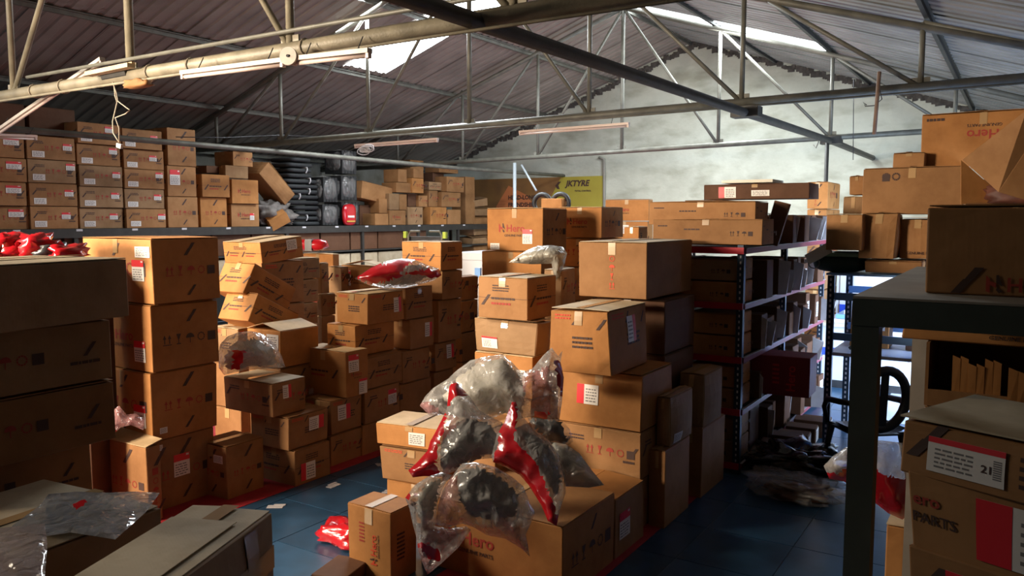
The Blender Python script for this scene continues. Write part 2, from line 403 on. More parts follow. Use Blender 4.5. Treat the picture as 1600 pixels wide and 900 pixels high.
def sticker(face, parent, u, v, w_, h_, style='top', num=None, seed=0):
    mb = MB(); o1, o2 = .004, .0046
    face.quad(mb, u, v, u + w_, v + h_, WHITE, o1)
    if style == 'top':
        face.quad(mb, u, v + h_ * .68, u + w_, v + h_, RED, o2); face.quad(mb, u + w_ * .78, v + h_ * .88, u + w_ * .95, v + h_ * .96, WHITE, .005, n=1)
        box = (u + w_ * .08, v + h_ * .05, w_ * .8, h_ * .55)
    elif style == 'left':
        face.quad(mb, u, v, u + w_ * .34, v + h_, RED, o2); box = (u + w_ * .42, v + h_ * .1, w_ * .5, h_ * .75)
    elif style == 'right':
        face.quad(mb, u + w_ * .66, v, u + w_, v + h_, RED, o2); box = (u + w_ * .08, v + h_ * .1, w_ * .5, h_ * .75)
    elif style == 'band':
        face.quad(mb, u, v + h_ * .84, u + w_, v + h_, RED, o2); box = (u + w_ * .1, v + h_ * .12, w_ * .5, h_ * .62)
    else: box = (u + w_ * .08, v + h_ * .12, w_ * .8, h_ * .76)
    rd = random.Random(seed + 5); rows = 5
    for r in range(rows):
        y = box[1] + box[3] * (1 - (r + .8) / rows); x = 0
        while x < box[2] * .9:
            ww = min(rd.uniform(.1, .3) * box[2], box[2] - x)
            face.quad(mb, box[0] + x, y, box[0] + x + ww, y + box[3] / rows * .42, INK, o2, n=1); x += ww + box[2] * .06
    if num:
        face.text(mb, num, u + w_ * .71, v + h_ * .32, h_ * .30, PRINT_K, off=.005)
        for k in range(9): face.quad(mb, u + w_ * .86, v + h_ * (.2 + k * .06), u + w_ * .96, v + h_ * (.235 + k * .06), INK, o2, n=1)
    o = mb.build('shipping_label', parent); return o

def carton_body(w_, l, h, bulge, mat, n=5, crush=0.006, rd=random, lean=(0, 0)):
    c = {}
    for a in (0, 1):
        for b in (0, 1):
            for k in (0, 1):
                j = crush
                c[(a, b, k)] = Vector(((a - .5) * w_ + rd.uniform(-j, j) + k * lean[0], (b - .5) * l + rd.uniform(-j, j) + k * lean[1],
                                       k * h - (rd.uniform(0, j) if k else 0)))
    r = .005
    def tri(a, b, k):
        p = Vector((0, 0, 0))
        for A in (0, 1):
            for B in (0, 1):
                for C_ in (0, 1):
                    p += c[(A, B, C_)] * ((a if A else 1 - a) * (b if B else 1 - b) * (k if C_ else 1 - k))
        return p
    dims = (w_, l, h); key = {}; mb = MB()
    def samples(L): e = min(r / L, .2); return [0, e] + [i / n for i in range(1, n)] + [1 - e, 1]
    for ax in range(3):
        u, v = [i for i in range(3) if i != ax]
        su, sv = samples(dims[u]), samples(dims[v])
        for sgn in (0, 1):
            idx = []
            for a in su:
                row = []
                for b in sv:
                    q = [0, 0, 0]; q[ax] = sgn; q[u] = a; q[v] = b
                    bb = bulge * max(0, math.sin(PI * a)) ** .7 * max(0, math.sin(PI * b)) ** .7 if ax != 2 else 0
                    ed = [(i, q[i]) for i in range(3) if q[i] in (0, 1)]
                    kk = tuple(round(t, 5) for t in q)
                    if kk not in key:
                        if len(ed) >= 2:
                            for i, t in ed: e = .35 * r / dims[i]; q[i] = e if t == 0 else 1 - e
                        p = tri(*q)
                        if len(ed) == 1 and bb: p[ax] += bb * (1 if sgn else -1)
                        key[kk] = len(mb.v); mb.v.append(tuple(p))
                    row.append(key[kk])
                idx.append(row)
            flip = (sgn == 1) ^ (ax == 1)
            for i in range(len(su) - 1):
                for j in range(len(sv) - 1):
                    f = (idx[i][j], idx[i + 1][j], idx[i + 1][j + 1], idx[i][j + 1])
                    mb.f.append(f if flip else f[::-1]); mb.m.append(0)
    mb.mats = [mat]; mb.c = c; return mb

NB = [0]
def carton(loc, w_, l, h, rz=0, tilt=(0, 0), mat='b', label='', group=None, style=None, bulge=None, flaps=True, prints=True,
           stick=(), detail=2, lift=0.0, name='carton', crush=.006, cat='box', topmat=None, seam='y'):
    """loc = centre of the base"""
    NB[0] += 1; rd = random.Random(NB[0] * 13 + 1)
    if bulge is None: bulge = rd.uniform(.002, .007)
    t = empty(name, loc, (tilt[0], tilt[1], rz))
    tag(t, label, cat, group)
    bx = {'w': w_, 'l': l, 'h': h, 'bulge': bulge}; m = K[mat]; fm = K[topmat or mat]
    bm_ = carton_body(w_, l, h - (.004 if flaps else 0), bulge, m, n=5 if detail > 1 else 3, crush=crush if detail > 1 else .003, rd=rd); bx['c'] = bm_.c
    bm_.build('body', t)
    if flaps:
        g = .003; th = .004
        for sgn in (-1, 1):
            mb = MB(); a = lift * rd.uniform(.6, 1.2) + rd.uniform(0, .006)
            def c8(x0, x1, z0, z1):
                return [Vector(p) for p in ((x0, -l / 2 + .004, h - .004 + z0), (x1, -l / 2 + .004, h - .004 + z1), (x0, l / 2 - .004, h - .004 + z0), (x1, l / 2 - .004, h - .004 + z1),
                        (x0, -l / 2 + .004, h + z0), (x1, -l / 2 + .004, h + z1), (x0, l / 2 - .004, h + z0), (x1, l / 2 - .004, h + z1))]
            if seam == 'y': pts = c8(-w_ / 2 + .003, -g / 2, 0, a) if sgn < 0 else c8(g / 2, w_ / 2 - .003, a, 0)
            else:
                y0, y1 = (-l / 2 + .003, -g / 2) if sgn < 0 else (g / 2, l / 2 - .003)
                z0, z1 = (0, a) if sgn < 0 else (a, 0)
                pts = []
                for dz in (-.004, 0):
                    for y, z in ((y0, z0), (y1, z1)):
                        for x in (-w_ / 2 + .004, w_ / 2 - .004): pts.append(Vector((x, y, h + dz + z)))
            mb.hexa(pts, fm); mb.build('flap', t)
        if lift < .02:
            mb = MB(); tw = min(.03, w_ * .1); zt = h + .008
            if seam == 'y':
                mb.poly([(-tw, -l / 2 - .002, zt), (tw, -l / 2 - .002, zt), (tw, l / 2 + .002, zt), (-tw, l / 2 + .002, zt)], TAPE)
                F_ = Face(bx, 'f'); F_.quad(mb, w_ / 2 - tw, h * .78, w_ / 2 + tw, h, TAPE, .003, n=3)
            else:
                mb.poly([(-w_ / 2 - .002, -tw, zt), (w_ / 2 + .002, -tw, zt), (w_ / 2 + .002, tw, zt), (-w_ / 2 - .002, tw, zt)], TAPE)
                F_ = Face(bx, 's'); F_.quad(mb, l / 2 - tw, h * .78, l / 2 + tw, h, TAPE, .003, n=3)
            mb.build('tape', t)
    if prints:
        mb = MB(); f = Face(bx, 'f'); s = Face(bx, 's'); st = style or rd.choice(['band', 'band', 'para', 'picto', 'plain'])
        for fc, is_s in ((f, 0), (s, 1)):
            W_, H_ = fc.W, fc.H; sd = NB[0] * 7 + is_s; q = min(H_, W_)
            if st == 'hero':
                if not is_s: fc.logo(mb, W_ * .22, H_ * .45, min(W_ * .135, H_ * .22))
                else: fc.picto(mb, W_ * .15, H_ * .38, min(W_ * .14, H_ * .2), 4, mat=PRINT_K); fc.slash(mb, W_ * .5, H_ * .72, H_ * .18)
            elif st == 'heroV':
                if not is_s: fc.logo(mb, W_ * .68, H_ * .22, min(W_ * .16, H_ * .13), rot=1, bright=True); fc.lines(mb, W_ * .28, H_ * .5, W_ * .12, H_ * .3, 6, PRINT_R, sd)
                else: fc.lines(mb, W_ * .2, H_ * .3, W_ * .3, H_ * .4, 7, PRINT_K, sd)
            elif st == 'heroS':
                if is_s: fc.logo(mb, W_ * .22, H_ * .45, min(W_ * .135, H_ * .22))
                else: fc.band(mb, H_ * .4, H_ * .2, sd)
            elif st == 'band':
                fc.band(mb, H_ * .32, min(H_ * .26, .09), sd)
                if H_ > .16: fc.lines(mb, W_ * .3, H_ * .66, W_ * .34, H_ * .18, 3, PRINT_K, sd)
                fc.quad(mb, .002, H_ * .5, W_ - .002, H_ * .5 + .003, PRINT_K, n=4)
            elif st == 'para':
                fc.lines(mb, W_ * .4, H_ * .4, W_ * .35, H_ * .22, 3, PRINT_K, sd)
                fc.slash(mb, W_ * .38, H_ * .78, H_ * .17); fc.slash(mb, W_ * .8, H_ * .72, H_ * .17)
                fc.lines(mb, W_ * .08, H_ * .86, W_ * .28, H_ * .1, 2, PRINT_O, sd + 2)
            elif st == 'picto':
                if W_ > H_ * .8: fc.picto(mb, W_ * .18, H_ * .42, min(W_ * .13, H_ * .24), 4)
                else: fc.picto(mb, W_ * .35, H_ * .1, H_ * .1, 4, vert=True)
                fc.slash(mb, W_ * .45, H_ * .74, H_ * .2); fc.slash(mb, W_ * .48, H_ * .1, H_ * .16)
            elif st == 'pictoV':
                if not is_s: fc.picto(mb, W_ * .46, H_ * .16, H_ * .125, 4, vert=True, mat=PRINT_O)
            elif st == 'side':
                if is_s or W_ > .5:
                    fc.slash(mb, W_ * .05, H_ * .5, H_ * .22); fc.lines(mb, W_ * .14, H_ * .68, W_ * .2, H_ * .14, 2, PRINT_K, sd)
                    fc.picto(mb, W_ * .36, H_ * .42, H_ * .2, 4); fc.slash(mb, W_ * .86, H_ * .45, H_ * .22); fc.lines(mb, W_ * .8, H_ * .3, W_ * .14, H_ * .1, 1, PRINT_K, sd)
            elif st == 'long':
                fc.lines(mb, W_ * .3, H_ * .55, W_ * .16, H_ * .12, 1, PRINT_K, sd); fc.picto(mb, W_ * .72, H_ * .35, H_ * .2, 3, mat=PRINT_K)
                fc.lines(mb, W_ * .05, H_ * .7, W_ * .1, H_ * .1, 1, PRINT_K, sd)
        if mb.v: mb.build('printing', t)['kind'] = 'stuff'
    for k, sk in enumerate(stick):
        fc = Face(bx, sk[0]); u, v, sw, sh = sk[1] * fc.W, sk[2] * fc.H, sk[3] * fc.W, sk[4] * fc.H
        sticker(fc, t, u, v, sw, sh, sk[5] if len(sk) > 5 else 'top', sk[6] if len(sk) > 6 else None, seed=NB[0] * 3 + k)
    return t, bx

def solve_box(xc, yt, d, rz, xl=None, xr=None, w_=None, l=None):
    P = onD(xc, yt, d); Xd = Vector((math.cos(rz), math.sin(rz), 0)); Yd = Vector((-math.sin(rz), math.cos(rz), 0))
    if w_ is None: w_ = solve_len(P, -Xd, xl)
    if l is None: l = solve_len(P, Yd, xr)
    return P, w_, l, Xd, Yd

ORD = ['top', 'second', 'third', 'fourth', 'fifth', 'sixth', 'seventh', 'eighth', 'ninth']
def ordn(i, n):
    if n == 1: return ''
    if i == 0: return 'topmost in the '
    if i == n - 1: return 'lowest in the '
    return ORD[i] + ' from top in the '
def stack(desc, d, rows, zfloor=0.0, fill=0, group=None, dflt=None):
    """rows from the top: dict(xl,xc,xr,yt,...) ; the last one's bottom comes from yb or zfloor"""
    if fill:
        r = rows[-1]; z = onD(r['xc'], r.get('yb', r['yt']), r.get('d', d)).z - (0 if 'yb' in r else .34)
        fill = max(1, round((z - zfloor) / .42)) if z - zfloor > .08 else 0
    n = len(rows) + fill; tops = []
    group = group or 'cartons in the ' + desc
    for r in rows:
        dd = r.get('d', d); P, w_, l, Xd, Yd = solve_box(r['xc'], r['yt'], dd, r.get('rz', 0), r.get('xl'), r.get('xr'), r.get('w'), r.get('l'))
        tops.append([P, w_, l, Xd, Yd])
    last = rows[-1]
    zb_last = z if fill else zfloor
    if fill == 0: zb_last = zfloor
    res = []
    for i, r in enumerate(rows):
        P, w_, l, Xd, Yd = tops[i]; zb = tops[i + 1][0].z if i + 1 < len(rows) else zb_last
        c = P - Xd * (w_ / 2) + Yd * (l / 2); h = P.z - zb - .009
        kw = dict(dflt or {}); kw.update({k: v for k, v in r.items() if k in ('mat', 'style', 'stick', 'lift', 'bulge', 'tilt', 'crush', 'topmat', 'seam', 'flaps', 'prints')})
        lab = r.get('label') or f"{r.get('adj', 'brown')} carton, {ordn(i, n)}{desc}"
        res.append(carton((c.x, c.y, zb + .001), w_, l, max(h, .05), r.get('rz', 0), label=lab, group=group, **kw))
    P, w_, l, Xd, Yd = tops[-1]; hz = (zb_last - zfloor) / max(fill, 1)
    for k in range(fill):
        zb = zb_last - (k + 1) * hz; c = P - Xd * (w_ / 2) + Yd * (l / 2)
        carton((c.x, c.y, zb + .001), w_ * random.uniform(.95, 1), l * random.uniform(.95, 1), hz - .009, last.get('rz', 0) + random.uniform(-.01, .01),
               label=f"brown carton, {ordn(len(rows) + k, n)}{desc}", group=group, mat='b')
    return res

# ================================================================ THE SHELL
XL, XR, YF, YB = -14.3, 1.25, -3.0, 18.0
RZ, RX = 6.22, -6.55; SL, SR = .352, .338
def roofz(x): return RZ - (SL * (RX - x) if x < RX else SR * (x - RX))
floor = MB(); floor.box((XL, YF, -.12), (XR + 4, YB, -.006), GROUT); fo = floor.build('floor'); tag(fo, kind='structure')
ts = .6; tm = None
for i in range(int((XR + 5.4) / ts) + 1):
    for j in range(20):
        x = -5.4 + i * ts; y = 1.2 + j * ts
        if tm is None:
            mb = MB(); mb.box((.004, .004, -.006), (ts - .004, ts - .004, 0), TILE); o = mb.build('tile', fo); tm = o.data
        else: o = bpy.data.objects.new('tile', tm); col.objects.link(o); o.parent = fo
        o.location = (x, y, random.uniform(0, .0008))
# back wall with gable
def gable(name, y0, y1, mat, openings=()):
    mb = MB(); xs = [XL, RX, XR]
    pts = [(XL, 0), (XR, 0), (XR, roofz(XR) + .012), (RX, RZ + .012), (XL, roofz(XL) + .012)]
    f0 = [(x, y0, z) for x, z in pts]; f1 = [(x, y1, z) for x, z in pts]
    mb.poly(f0, mat); mb.poly(f1[::-1], mat)
    for k in range(5): a, b = k, (k + 1) % 5; mb.poly([f0[b], f0[a], f1[a], f1[b]], mat)
    return tag(mb.build(name), kind='structure')
gable('wall_back', YB, YB + .25, PLASTER)
# front wall (behind the camera) with its loading door opening
mb = MB(); 
for lo, hi in (((XL, YF - .2, 0), (-8.7, YF, 4.0)), ((-5.7, YF - .2, 0), (XR, YF, 4.0)), ((-8.7, YF - .2, 3.9), (-5.7, YF, 4.1)), ((-8.7, YF - .2, 0), (-5.7, YF, 2.2))): mb.box(lo, hi, WALLDK)
mb.poly([(XL, YF, 4.0), (XR, YF, 4.0), (XR, YF, roofz(XR) if roofz(XR) > 4 else 4.0), (RX, YF, RZ)], WALLDK)
tag(mb.build('wall_front'), kind='structure')
mb = MB(); mb.box((XL - .2, YF - .2, 0), (XL, YB + .2, roofz(XL)), PLASTERD); tag(mb.build('wall_left'), kind='structure')
mb = MB()
for lo, hi in (((XR, YF - .2, 0), (XR + .2, 7.4, roofz(XR))), ((XR, 10.6, 0), (XR + .2, YB + .2, roofz(XR))), ((XR, 7.4, 2.7), (XR + .2, 10.6, roofz(XR)))): mb.box(lo, hi, WALLDK)
tag(mb.build('wall_right'), kind='structure')
mb = MB()
for a, b in (((XR + .1, 7.4, 0), (XR + .1, 7.4, 2.7)), ((XR + .1, 10.6, 0), (XR + .1, 10.6, 2.7)), ((XR + .1, 7.4, 2.7), (XR + .1, 10.6, 2.7))): mb.bar(a, b, .08, .24, STEELD, (1, 0, 0) if a[2] != b[2] else (0, 0, 1))
tag(mb.build('door_1'), kind='structure')
# mortar smeared along the gable top, irregular beads
mb = MB(); rd = random.Random(3); x = XL + .1
while x < XR - .1:
    s_ = rd.uniform(.03, .09); z = roofz(x) - .03 - rd.uniform(.0, .09)
    mb.hexa([Vector((x + a * s_ * 1.6, YB - b * rd.uniform(.02, .05) + .01, z + (c_ - .6) * s_ * 1.5 * rd.uniform(.7, 1.2))) for c_ in (0, 1) for b in (1, 0) for a in (0, 1)], MORTAR)
    x += s_ * .8
tag(mb.build('trim_1'), kind='structure')

# ceiling: roof sheets and purlins
ce = empty('ceiling'); tag(ce, kind='structure')
def sheet(xa, xb, y0, wid, mat, name='roof_sheet', lift=0, parent=ce):
    mb = MB(); n = 5; prof = []; p = wid / n
    for k in range(n):
        y = y0 + k * p
        prof += [(y, 0), (y + p * .52, 0), (y + p * .62, .020), (y + p * .9, .020)]
    prof.append((y0 + wid, 0))
    za, zb = roofz(xa) + lift, roofz(xb) + lift
    for (ya, ha), (yb, hb) in zip(prof[:-1], prof[1:]):
        mb.poly([(xa, ya, za + ha), (xb, yb - (yb - ya), zb + ha), (xb, yb, zb + hb), (xa, yb, za + hb)], mat)
    return mb.build(name, parent)
SKY = bpy.data.materials.new('translucent_sheet_daylit'); n_, l_, b_ = nodes_of(SKY)
b_.inputs['Base Color'].default_value = (.85, .9, .92, 1); b_.inputs['Emission Color'].default_value = (.88, .97, 1, 1); b_.inputs['Emission Strength'].default_value = SKY_E
def is_sky(left, k, row):
    y = YF + k * 1.05
    if left: return (abs(y - 10.65) < .6 and True) or (abs(y - 1.2) < .5 and row == 0)
    return abs(y - 14.0) < .5 and row == 1
for k in range(20):
    y0 = YF + k * 1.05
    for left in (True, False):
        if left: segs = [(XL - .1, -10.3), (-10.36, RX + .05)]
        else: segs = [(XR + .1, -2.8), (-2.86, RX - .05)]
        for row, (xa, xb) in enumerate(segs):
            sk = is_sky(left, k, row)
            if left and sk and row == 0 and y0 > 5: sk = False
            sheet(xa, xb, y0, 1.07, SKY if sk else (ROOF if left else ROOFR), 'skylight_sheet' if sk else 'roof_sheet', lift=.004 * (k % 2) + .006 * row)
mb = MB(); mb.box((RX - .2, YF, RZ - .01), (RX + .2, YB, RZ + .06), ROOF); mb.build('ridge_cap', ce)
for x in (-14.1, -12.3, -10.45, -8.55, -6.62, -4.7, -2.8, -.95, 1.0):
    mb = MB(); z = roofz(x) - .035
    mb.bar((x, YF, z), (x, YB, z), .045, .07, STEEL if x < -5 else STEELD)
    mb.bar((x + .03, YF, z + .025), (x + .03, YB, z + .025), .05, .012, STEEL if x < -5 else STEELD)
    mb.build('purlin', ce)
# roof trusses
def truss(Y, zc, zcr, posts, label, mat, rch=.05, king=-6.55, skip_rafter=False, upz=0):
    t = empty('roof_truss', (king, Y, 0)); tag(t, label, 'roof truss', 'roof trusses')
    off = Vector((king, Y, 0))
    def pipe(name, a, b, r, m=mat):
        mb = MB(); mb.tube([Vector(a) - off, Vector(b) - off], r, m, 10); return mb.build(name, t, True)
    zch = lambda x: zc + (zcr - zc) * (x - posts[0]) / (posts[-1] - posts[0])
    pipe('bottom_chord', (XL + .02, Y, zch(XL)), (XR - .02, Y, zch(XR)), rch)
    top = lambda x: roofz(x) - .115
    pipe('rafter', (XL + .02, Y, top(XL)), (king, Y, top(king)), .042); pipe('rafter', (king, Y, top(king)), (XR - .02, Y, top(XR)), .042)
    for x in posts: pipe('post', (x, Y, zch(x)), (x, Y, top(x)), .030 if abs(x - king) > .4 else .036)
    ki = min(range(len(posts)), key=lambda i: abs(posts[i] - king))
    for i in range(len(posts) - 1):
        a, b = (i, i + 1) if i < ki else (i + 1, i)     # foot at the outer post, head at the inner one
        pipe('brace', (posts[a], Y, zch(posts[a])), (posts[b], Y, top(posts[b])), .026)
    for x in posts:
        mb = MB(); mb.box((x - king - .09, -.008, zch(x) - .02), (x - king + .09, .008, zch(x) + .10), mat); mb.build('gusset', t)
    return t
P2 = [-13.9, -12.4, -10.7, -8.72, -6.78, -4.86, -2.86, -.98, .9]
P3 = [-13.7, -11.9, -10.1, -8.25, -6.42, -4.58, -2.72, -.95, .9]
truss(13.9, 3.33, 3.55, P3, 'rear grey pipe truss, the one nearest the white gable wall', STEEL, .045, -6.42)
truss(9.5, 3.44, 3.58, P2, 'middle grey pipe truss spanning the hall under the roof', STEEL, .052, -6.78)
P1 = [-13.9, -12.2, -10.3, -8.4, -6.45, -4.5, -2.6, -.7, 1.0]
truss(4.1, 3.40, 3.40, P1, 'nearest pipe truss, its dusty cream lower pipe crossing the upper left', CREAM, .055, -6.45)
# truss 1 companion conduits
def strand(name, pts, r, mat, label, cat, group=None, n=8, smooth=True):
    mb = MB(); mb.tube(pts, r, mat, n); o = mb.build(name, None, smooth); return tag(o, label, cat, group)
strand('conduit', [(-8.0, 4.03, 3.52), (1.0, 4.03, 3.50)], .016, STEEL, 'thin grey conduit just above the nearest truss pipe', 'pipe')
strand('conduit', [(-9.6, 3.98, 3.33), (-1.0, 3.98, 3.30)], .011, CREAM, 'thin cream conduit strapped under the nearest truss pipe', 'pipe')
strand('conduit', [(-13, 9.42, 3.40), (.9, 9.42, 3.52)], .012, STEEL, 'thin conduit strapped under the middle truss pipe', 'pipe')
# tie pipes running lengthwise
strand('tie_pipe', [(-2.86, .6, 3.36), (-2.84, 3.4, 3.37), (-2.80, 9.5, 3.42), (-2.70, 13.9, 3.44), (-2.68, YB - .02, 3.42)], .055, STEELD, 'thick dark tie pipe running from top centre to the white wall', 'pipe', 'lengthwise tie pipes')
strand('tie_pipe', [(-10.75, 3.0, 3.30), (-10.75, 9.45, 3.32), (-10.3, 13.85, 3.26), (-9.9, YB - .02, 3.26)], .042, STEEL, 'long pale tie pipe passing in front of the high carton shelf', 'pipe', 'lengthwise tie pipes')
for x, y, z in ((-2.80, 9.5, 3.42), (-2.70, 13.9, 3.44)):
    mb = MB(); mb.box((x - .16, y - .1, z - .05), (x + .16, y + .1, z + .07), STEELD)
    tag(mb.build('pipe_clamp'), 'dark clamp where the tie pipe meets the ' + ('middle' if y < 10 else 'rear') + ' truss', 'bracket')
# uprights to the floor
strand('steel_column', [(-2.74, 13.78, 0), (-2.74, 13.78, 3.42)], .032, STEELD, 'slim dark column below the rear truss, right of the carton rack', 'column')
strand('steel_column', [(-8.72, 13.78, 0), (-8.72, 13.78, 3.30)], .035, PALESTEEL, 'slim pale column below the rear truss, left of the yellow banner', 'column')
strand('conduit', [onY(936, 246, 17.96), onY(944, 249, 17.96), onY(944, 262, 17.96), onY(944, 400, 17.96)], .035, PLASTERD, 'vertical wall conduit at the right edge of the yellow banner', 'pipe')
# red strip on the floor under the left rows
mb = MB(); mb.box((-8.4, 1.0, .0012), (-4.93, 16, .004), MATRED); tag(mb.build('floor_strip'), 'red floor matting under the left hand rows of cartons', 'mat')
mb = MB(); mb.box((-2.95, 3.2, .0012), (-2.07, 6.6, .004), MATRED); tag(mb.build('floor_strip'), 'red floor matting under the centre pile of cartons', 'mat')

# ================================================================ CARTONS, left side
# near left stack: the long side faces right, its far corner is in view
def far_stack(desc, d, rows, zfloor, fill, w_, l):
    n = len(rows) + fill; zs = []
    for xr, yt, yb, rz, *_ in rows:
        P = onD(xr, yt, d); zs.append((P, onD(xr, yb, d).z))
    zb = None
    for i, r in enumerate(rows):
        P = zs[i][0]; zt = P.z; zb = zs[i + 1][0].z if i + 1 < len(rows) else zs[i][1]
        rz = r[3]; kw = dict(r[4]) if len(r) > 4 else {}
        Xd = Vector((math.cos(rz), math.sin(rz), 0)); Yd = Vector((-math.sin(rz), math.cos(rz), 0))
        c = P - Xd * (w_ / 2) - Yd * (l / 2)
        lab = kw.pop('label', f"large brown carton, {ordn(i, n)}{desc}")
        carton((c.x, c.y, zb + .001), w_, l, zt - zb - .009, rz, label=lab, group='cartons in the ' + desc, **kw)
    hz = (zb - zfloor) / fill
    for k in range(fill):
        carton((c.x, c.y, zb - (k + 1) * hz + .001), w_, l, hz - .009, rz, label=f"large brown carton, {ordn(len(rows) + k, n)}{desc}", group='cartons in the ' + desc, mat='b')
far_stack('big dark stack at left edge', 3.75, [
    (198, 400, 490, .17, dict(mat='d', style='plain', topmat='g', stick=())),
    (170, 494, 588, .03, dict(mat='d', style='side')),
    (178, 590, 682, .03, dict(mat='b', style='side')),
    (142, 684, 768, 0, dict(mat='b', style='side'))], 0, 2, .62, 1.0)

# tower of four tall cartons
stack('tall tower beside the dark stack', 5.77, [
    dict(xl=128, xc=236, xr=341, yt=371, mat='o', style='picto', stick=[('f', .73, .35, .16, .33, 'top'), ('f', .78, .72, .20, .17, 'white')]),
    dict(xl=150, xc=235, xr=339, yt=476, mat='o', style='hero', stick=[('f', .70, .14, .19, .32, 'top')]),
    dict(xl=150, xc=234, xr=337, yt=583, mat='o', style='picto', stick=[('f', .70, .18, .20, .34, 'top'), ('s', .10, .09, .11, .09, 'white')]),
    dict(xl=135, xc=230, xr=334, yt=691, mat='b', style='picto', stick=[('s', .09, .86, .12, .08, 'white'), ('s', .36, .42, .24, .32, 'top')])])
# open carton with a raised flap just in front of the tower's foot
P = onD(229, 696, 5.60)
t, bx = carton((P.x - .26, P.y + .05, .001), .50, .12, P.z - .02, .03, mat='b', style='picto', flaps=False, label='open brown carton holding a pink bag, in front of the tall tower')
mb = MB(); hh = bx['h']; mb.hexa([Vector(p) for p in ((-.25, -.06, hh), (.25, -.06, hh), (-.25, .075, hh + .05), (.25, .075, hh + .03), (-.25, -.06, hh + .005), (.25, -.06, hh + .005), (-.25, .075, hh + .056), (.25, .075, hh + .036))], K['f']); mb.build('flap', t)

# row on the red strip
stack('column right of the tower foot', 6.08, [dict(xl=308, xc=353, xr=411, yt=697, mat='b', style='picto', label='single dark carton on the red strip at the foot of the tower', stick=[('f', .6, .68, .3, .15, 'white')])])
stack('leaning column left of the pale carton', 6.39, [
    dict(xl=350, xc=425, xr=477, yt=598, mat='b', style='side', topmat='g', stick=[('s', .30, .50, .25, .40, 'right')], d=6.35),
    dict(xl=392, xc=449, xr=512, yt=652, mat='b', style='para', stick=[('s', .5, .45, .38, .42, 'right')], d=6.37),
    dict(xl=398, xc=461, xr=515, yt=704, mat='b', style='band', stick=[('s', .15, .1, .4, .5, 'left')])])
stack('column topped by the pale carton', 6.92, [
    dict(xl=471, xc=541, xr=574, yt=549, mat='o', style='heroS', topmat='f', label='pale upright carton with small logo print standing above the red strip', stick=[('s', .1, .55, .45, .38, 'top'), ('s', .55, .02, .38, .34, 'band')], d=7.0),
    dict(xl=478, xc=517, xr=564, yt=626, mat='b', style='para', stick=[('s', .2, .38, .4, .45, 'right')]),
    dict(xl=478, xc=516, xr=565, yt=680, mat='b', style='side')])
stack('second row column under the bright lid', 7.24, [
    dict(xl=525, xc=574, xr=630, yt=458, mat='o', style='para', topmat='f', stick=[('s', .7, .3, .22, .5, 'right')]),
    dict(xl=511, xc=556, xr=615, yt=508, mat='o', style='band'),
    dict(xl=535, xc=573, xr=627, yt=558, mat='b', style='band'),
    dict(xl=530, xc=570, xr=624, yt=609, mat='b', style='side', stick=[('s', .65, .4, .25, .45, 'top')]),
    dict(xl=530, xc=566, xr=620, yt=663, mat='b', style='plain')])
stack('dark column under the red bag', 7.86, [
    dict(xl=600, xc=634, xr=676, yt=449, mat='b', style='band', d=7.84, seam='x'),
    dict(xl=612, xc=640, xr=678, yt=499, mat='b', style='plain', d=7.88, stick=[('s', .6, .35, .3, .5, 'right')]),
    dict(xl=600, xc=628, xr=671, yt=549, mat='b', style='side', d=7.80),
    dict(xl=600, xc=626, xr=674, yt=600, mat='b', style='plain', d=7.80),
    dict(xl=600, xc=630, xr=672, yt=652, mat='b', style='plain', d=7.82)])
stack('tallest column behind the red bag', 8.32, [
    dict(xl=628, xc=688, xr=722, yt=377, mat='o', style='band', topmat='f'),
    dict(xl=648, xc=691, xr=722, yt=423, mat='b', style='side'),
    dict(xl=640, xc=685, xr=721, yt=469, mat='b', style='side'),
    dict(xl=640, xc=681, xr=713, yt=536, mat='b', style='side', stick=[('s', .5, .4, .35, .5, 'right')]),
    dict(xl=640, xc=678, xr=709, yt=581, mat='b', style='plain'),
    dict(xl=640, xc=677, xr=709, yt=628, mat='b', style='plain')])
stack('low column by the white freezer', 8.9, [
    dict(xl=700, xc=722, xr=747, yt=432, mat='o', style='side'),
    dict(xl=698, xc=722, xr=746, yt=470, mat='o', style='picto', topmat='f'),
    dict(xl=698, xc=722, xr=746, yt=520, mat='b', style='plain'),
    dict(xl=698, xc=722, xr=746, yt=566, mat='b', style='plain')])

# pile behind the tower: top flat carton, two sliding cartons, a stack of long cartons
stack('stack of flat cartons with wavy tape', 8.5, [
    dict(xl=403, xc=442, xr=499, yt=404, mat='d', style='band', topmat='f'),
    dict(xl=410, xc=444, xr=497, yt=439, mat='d', style='band'),
    dict(xl=415, xc=447, xr=496, yt=477, mat='d', style='band', topmat='f'),
    dict(xl=415, xc=449, xr=494, yt=512, mat='d', style='band')], fill=3)
stack('column left of the wavy tape stack', 7.9, [
    dict(xl=350, xc=408, xr=474, yt=373, yb=409, mat='o', style='band', topmat='f', label='flat wide carton with bright lid, crowning the left pile of cartons', tilt=(.10, 0), stick=[('s', .6, .45, .25, .5, 'white')])], fill=5)
def slid(xc, yc, d, w_, l, h, tx, label):
    P = onD(xc, yc, d)
    t, bx = carton(P, w_, l, h, 0.0, tilt=(tx, 0), mat='o', style='band', label=label, group='cartons sliding off the left pile', lift=0)
    M = t.rotation_euler.to_matrix(); t.location = P - M @ Vector((w_ / 2, -l / 2, h)); return t
slid(398, 411, 7.35, .42, .56, .30, -.50, 'upper tilted orange carton sliding down beside the tower')
slid(403, 458, 7.2, .42, .54, .27, -.46, 'lower tilted orange carton sliding down beside the tower')
stack('column under the sliding cartons', 7.3, [
    dict(xl=330, xc=372, xr=397, yt=513, mat='d', style='para', topmat='g')], fill=3)
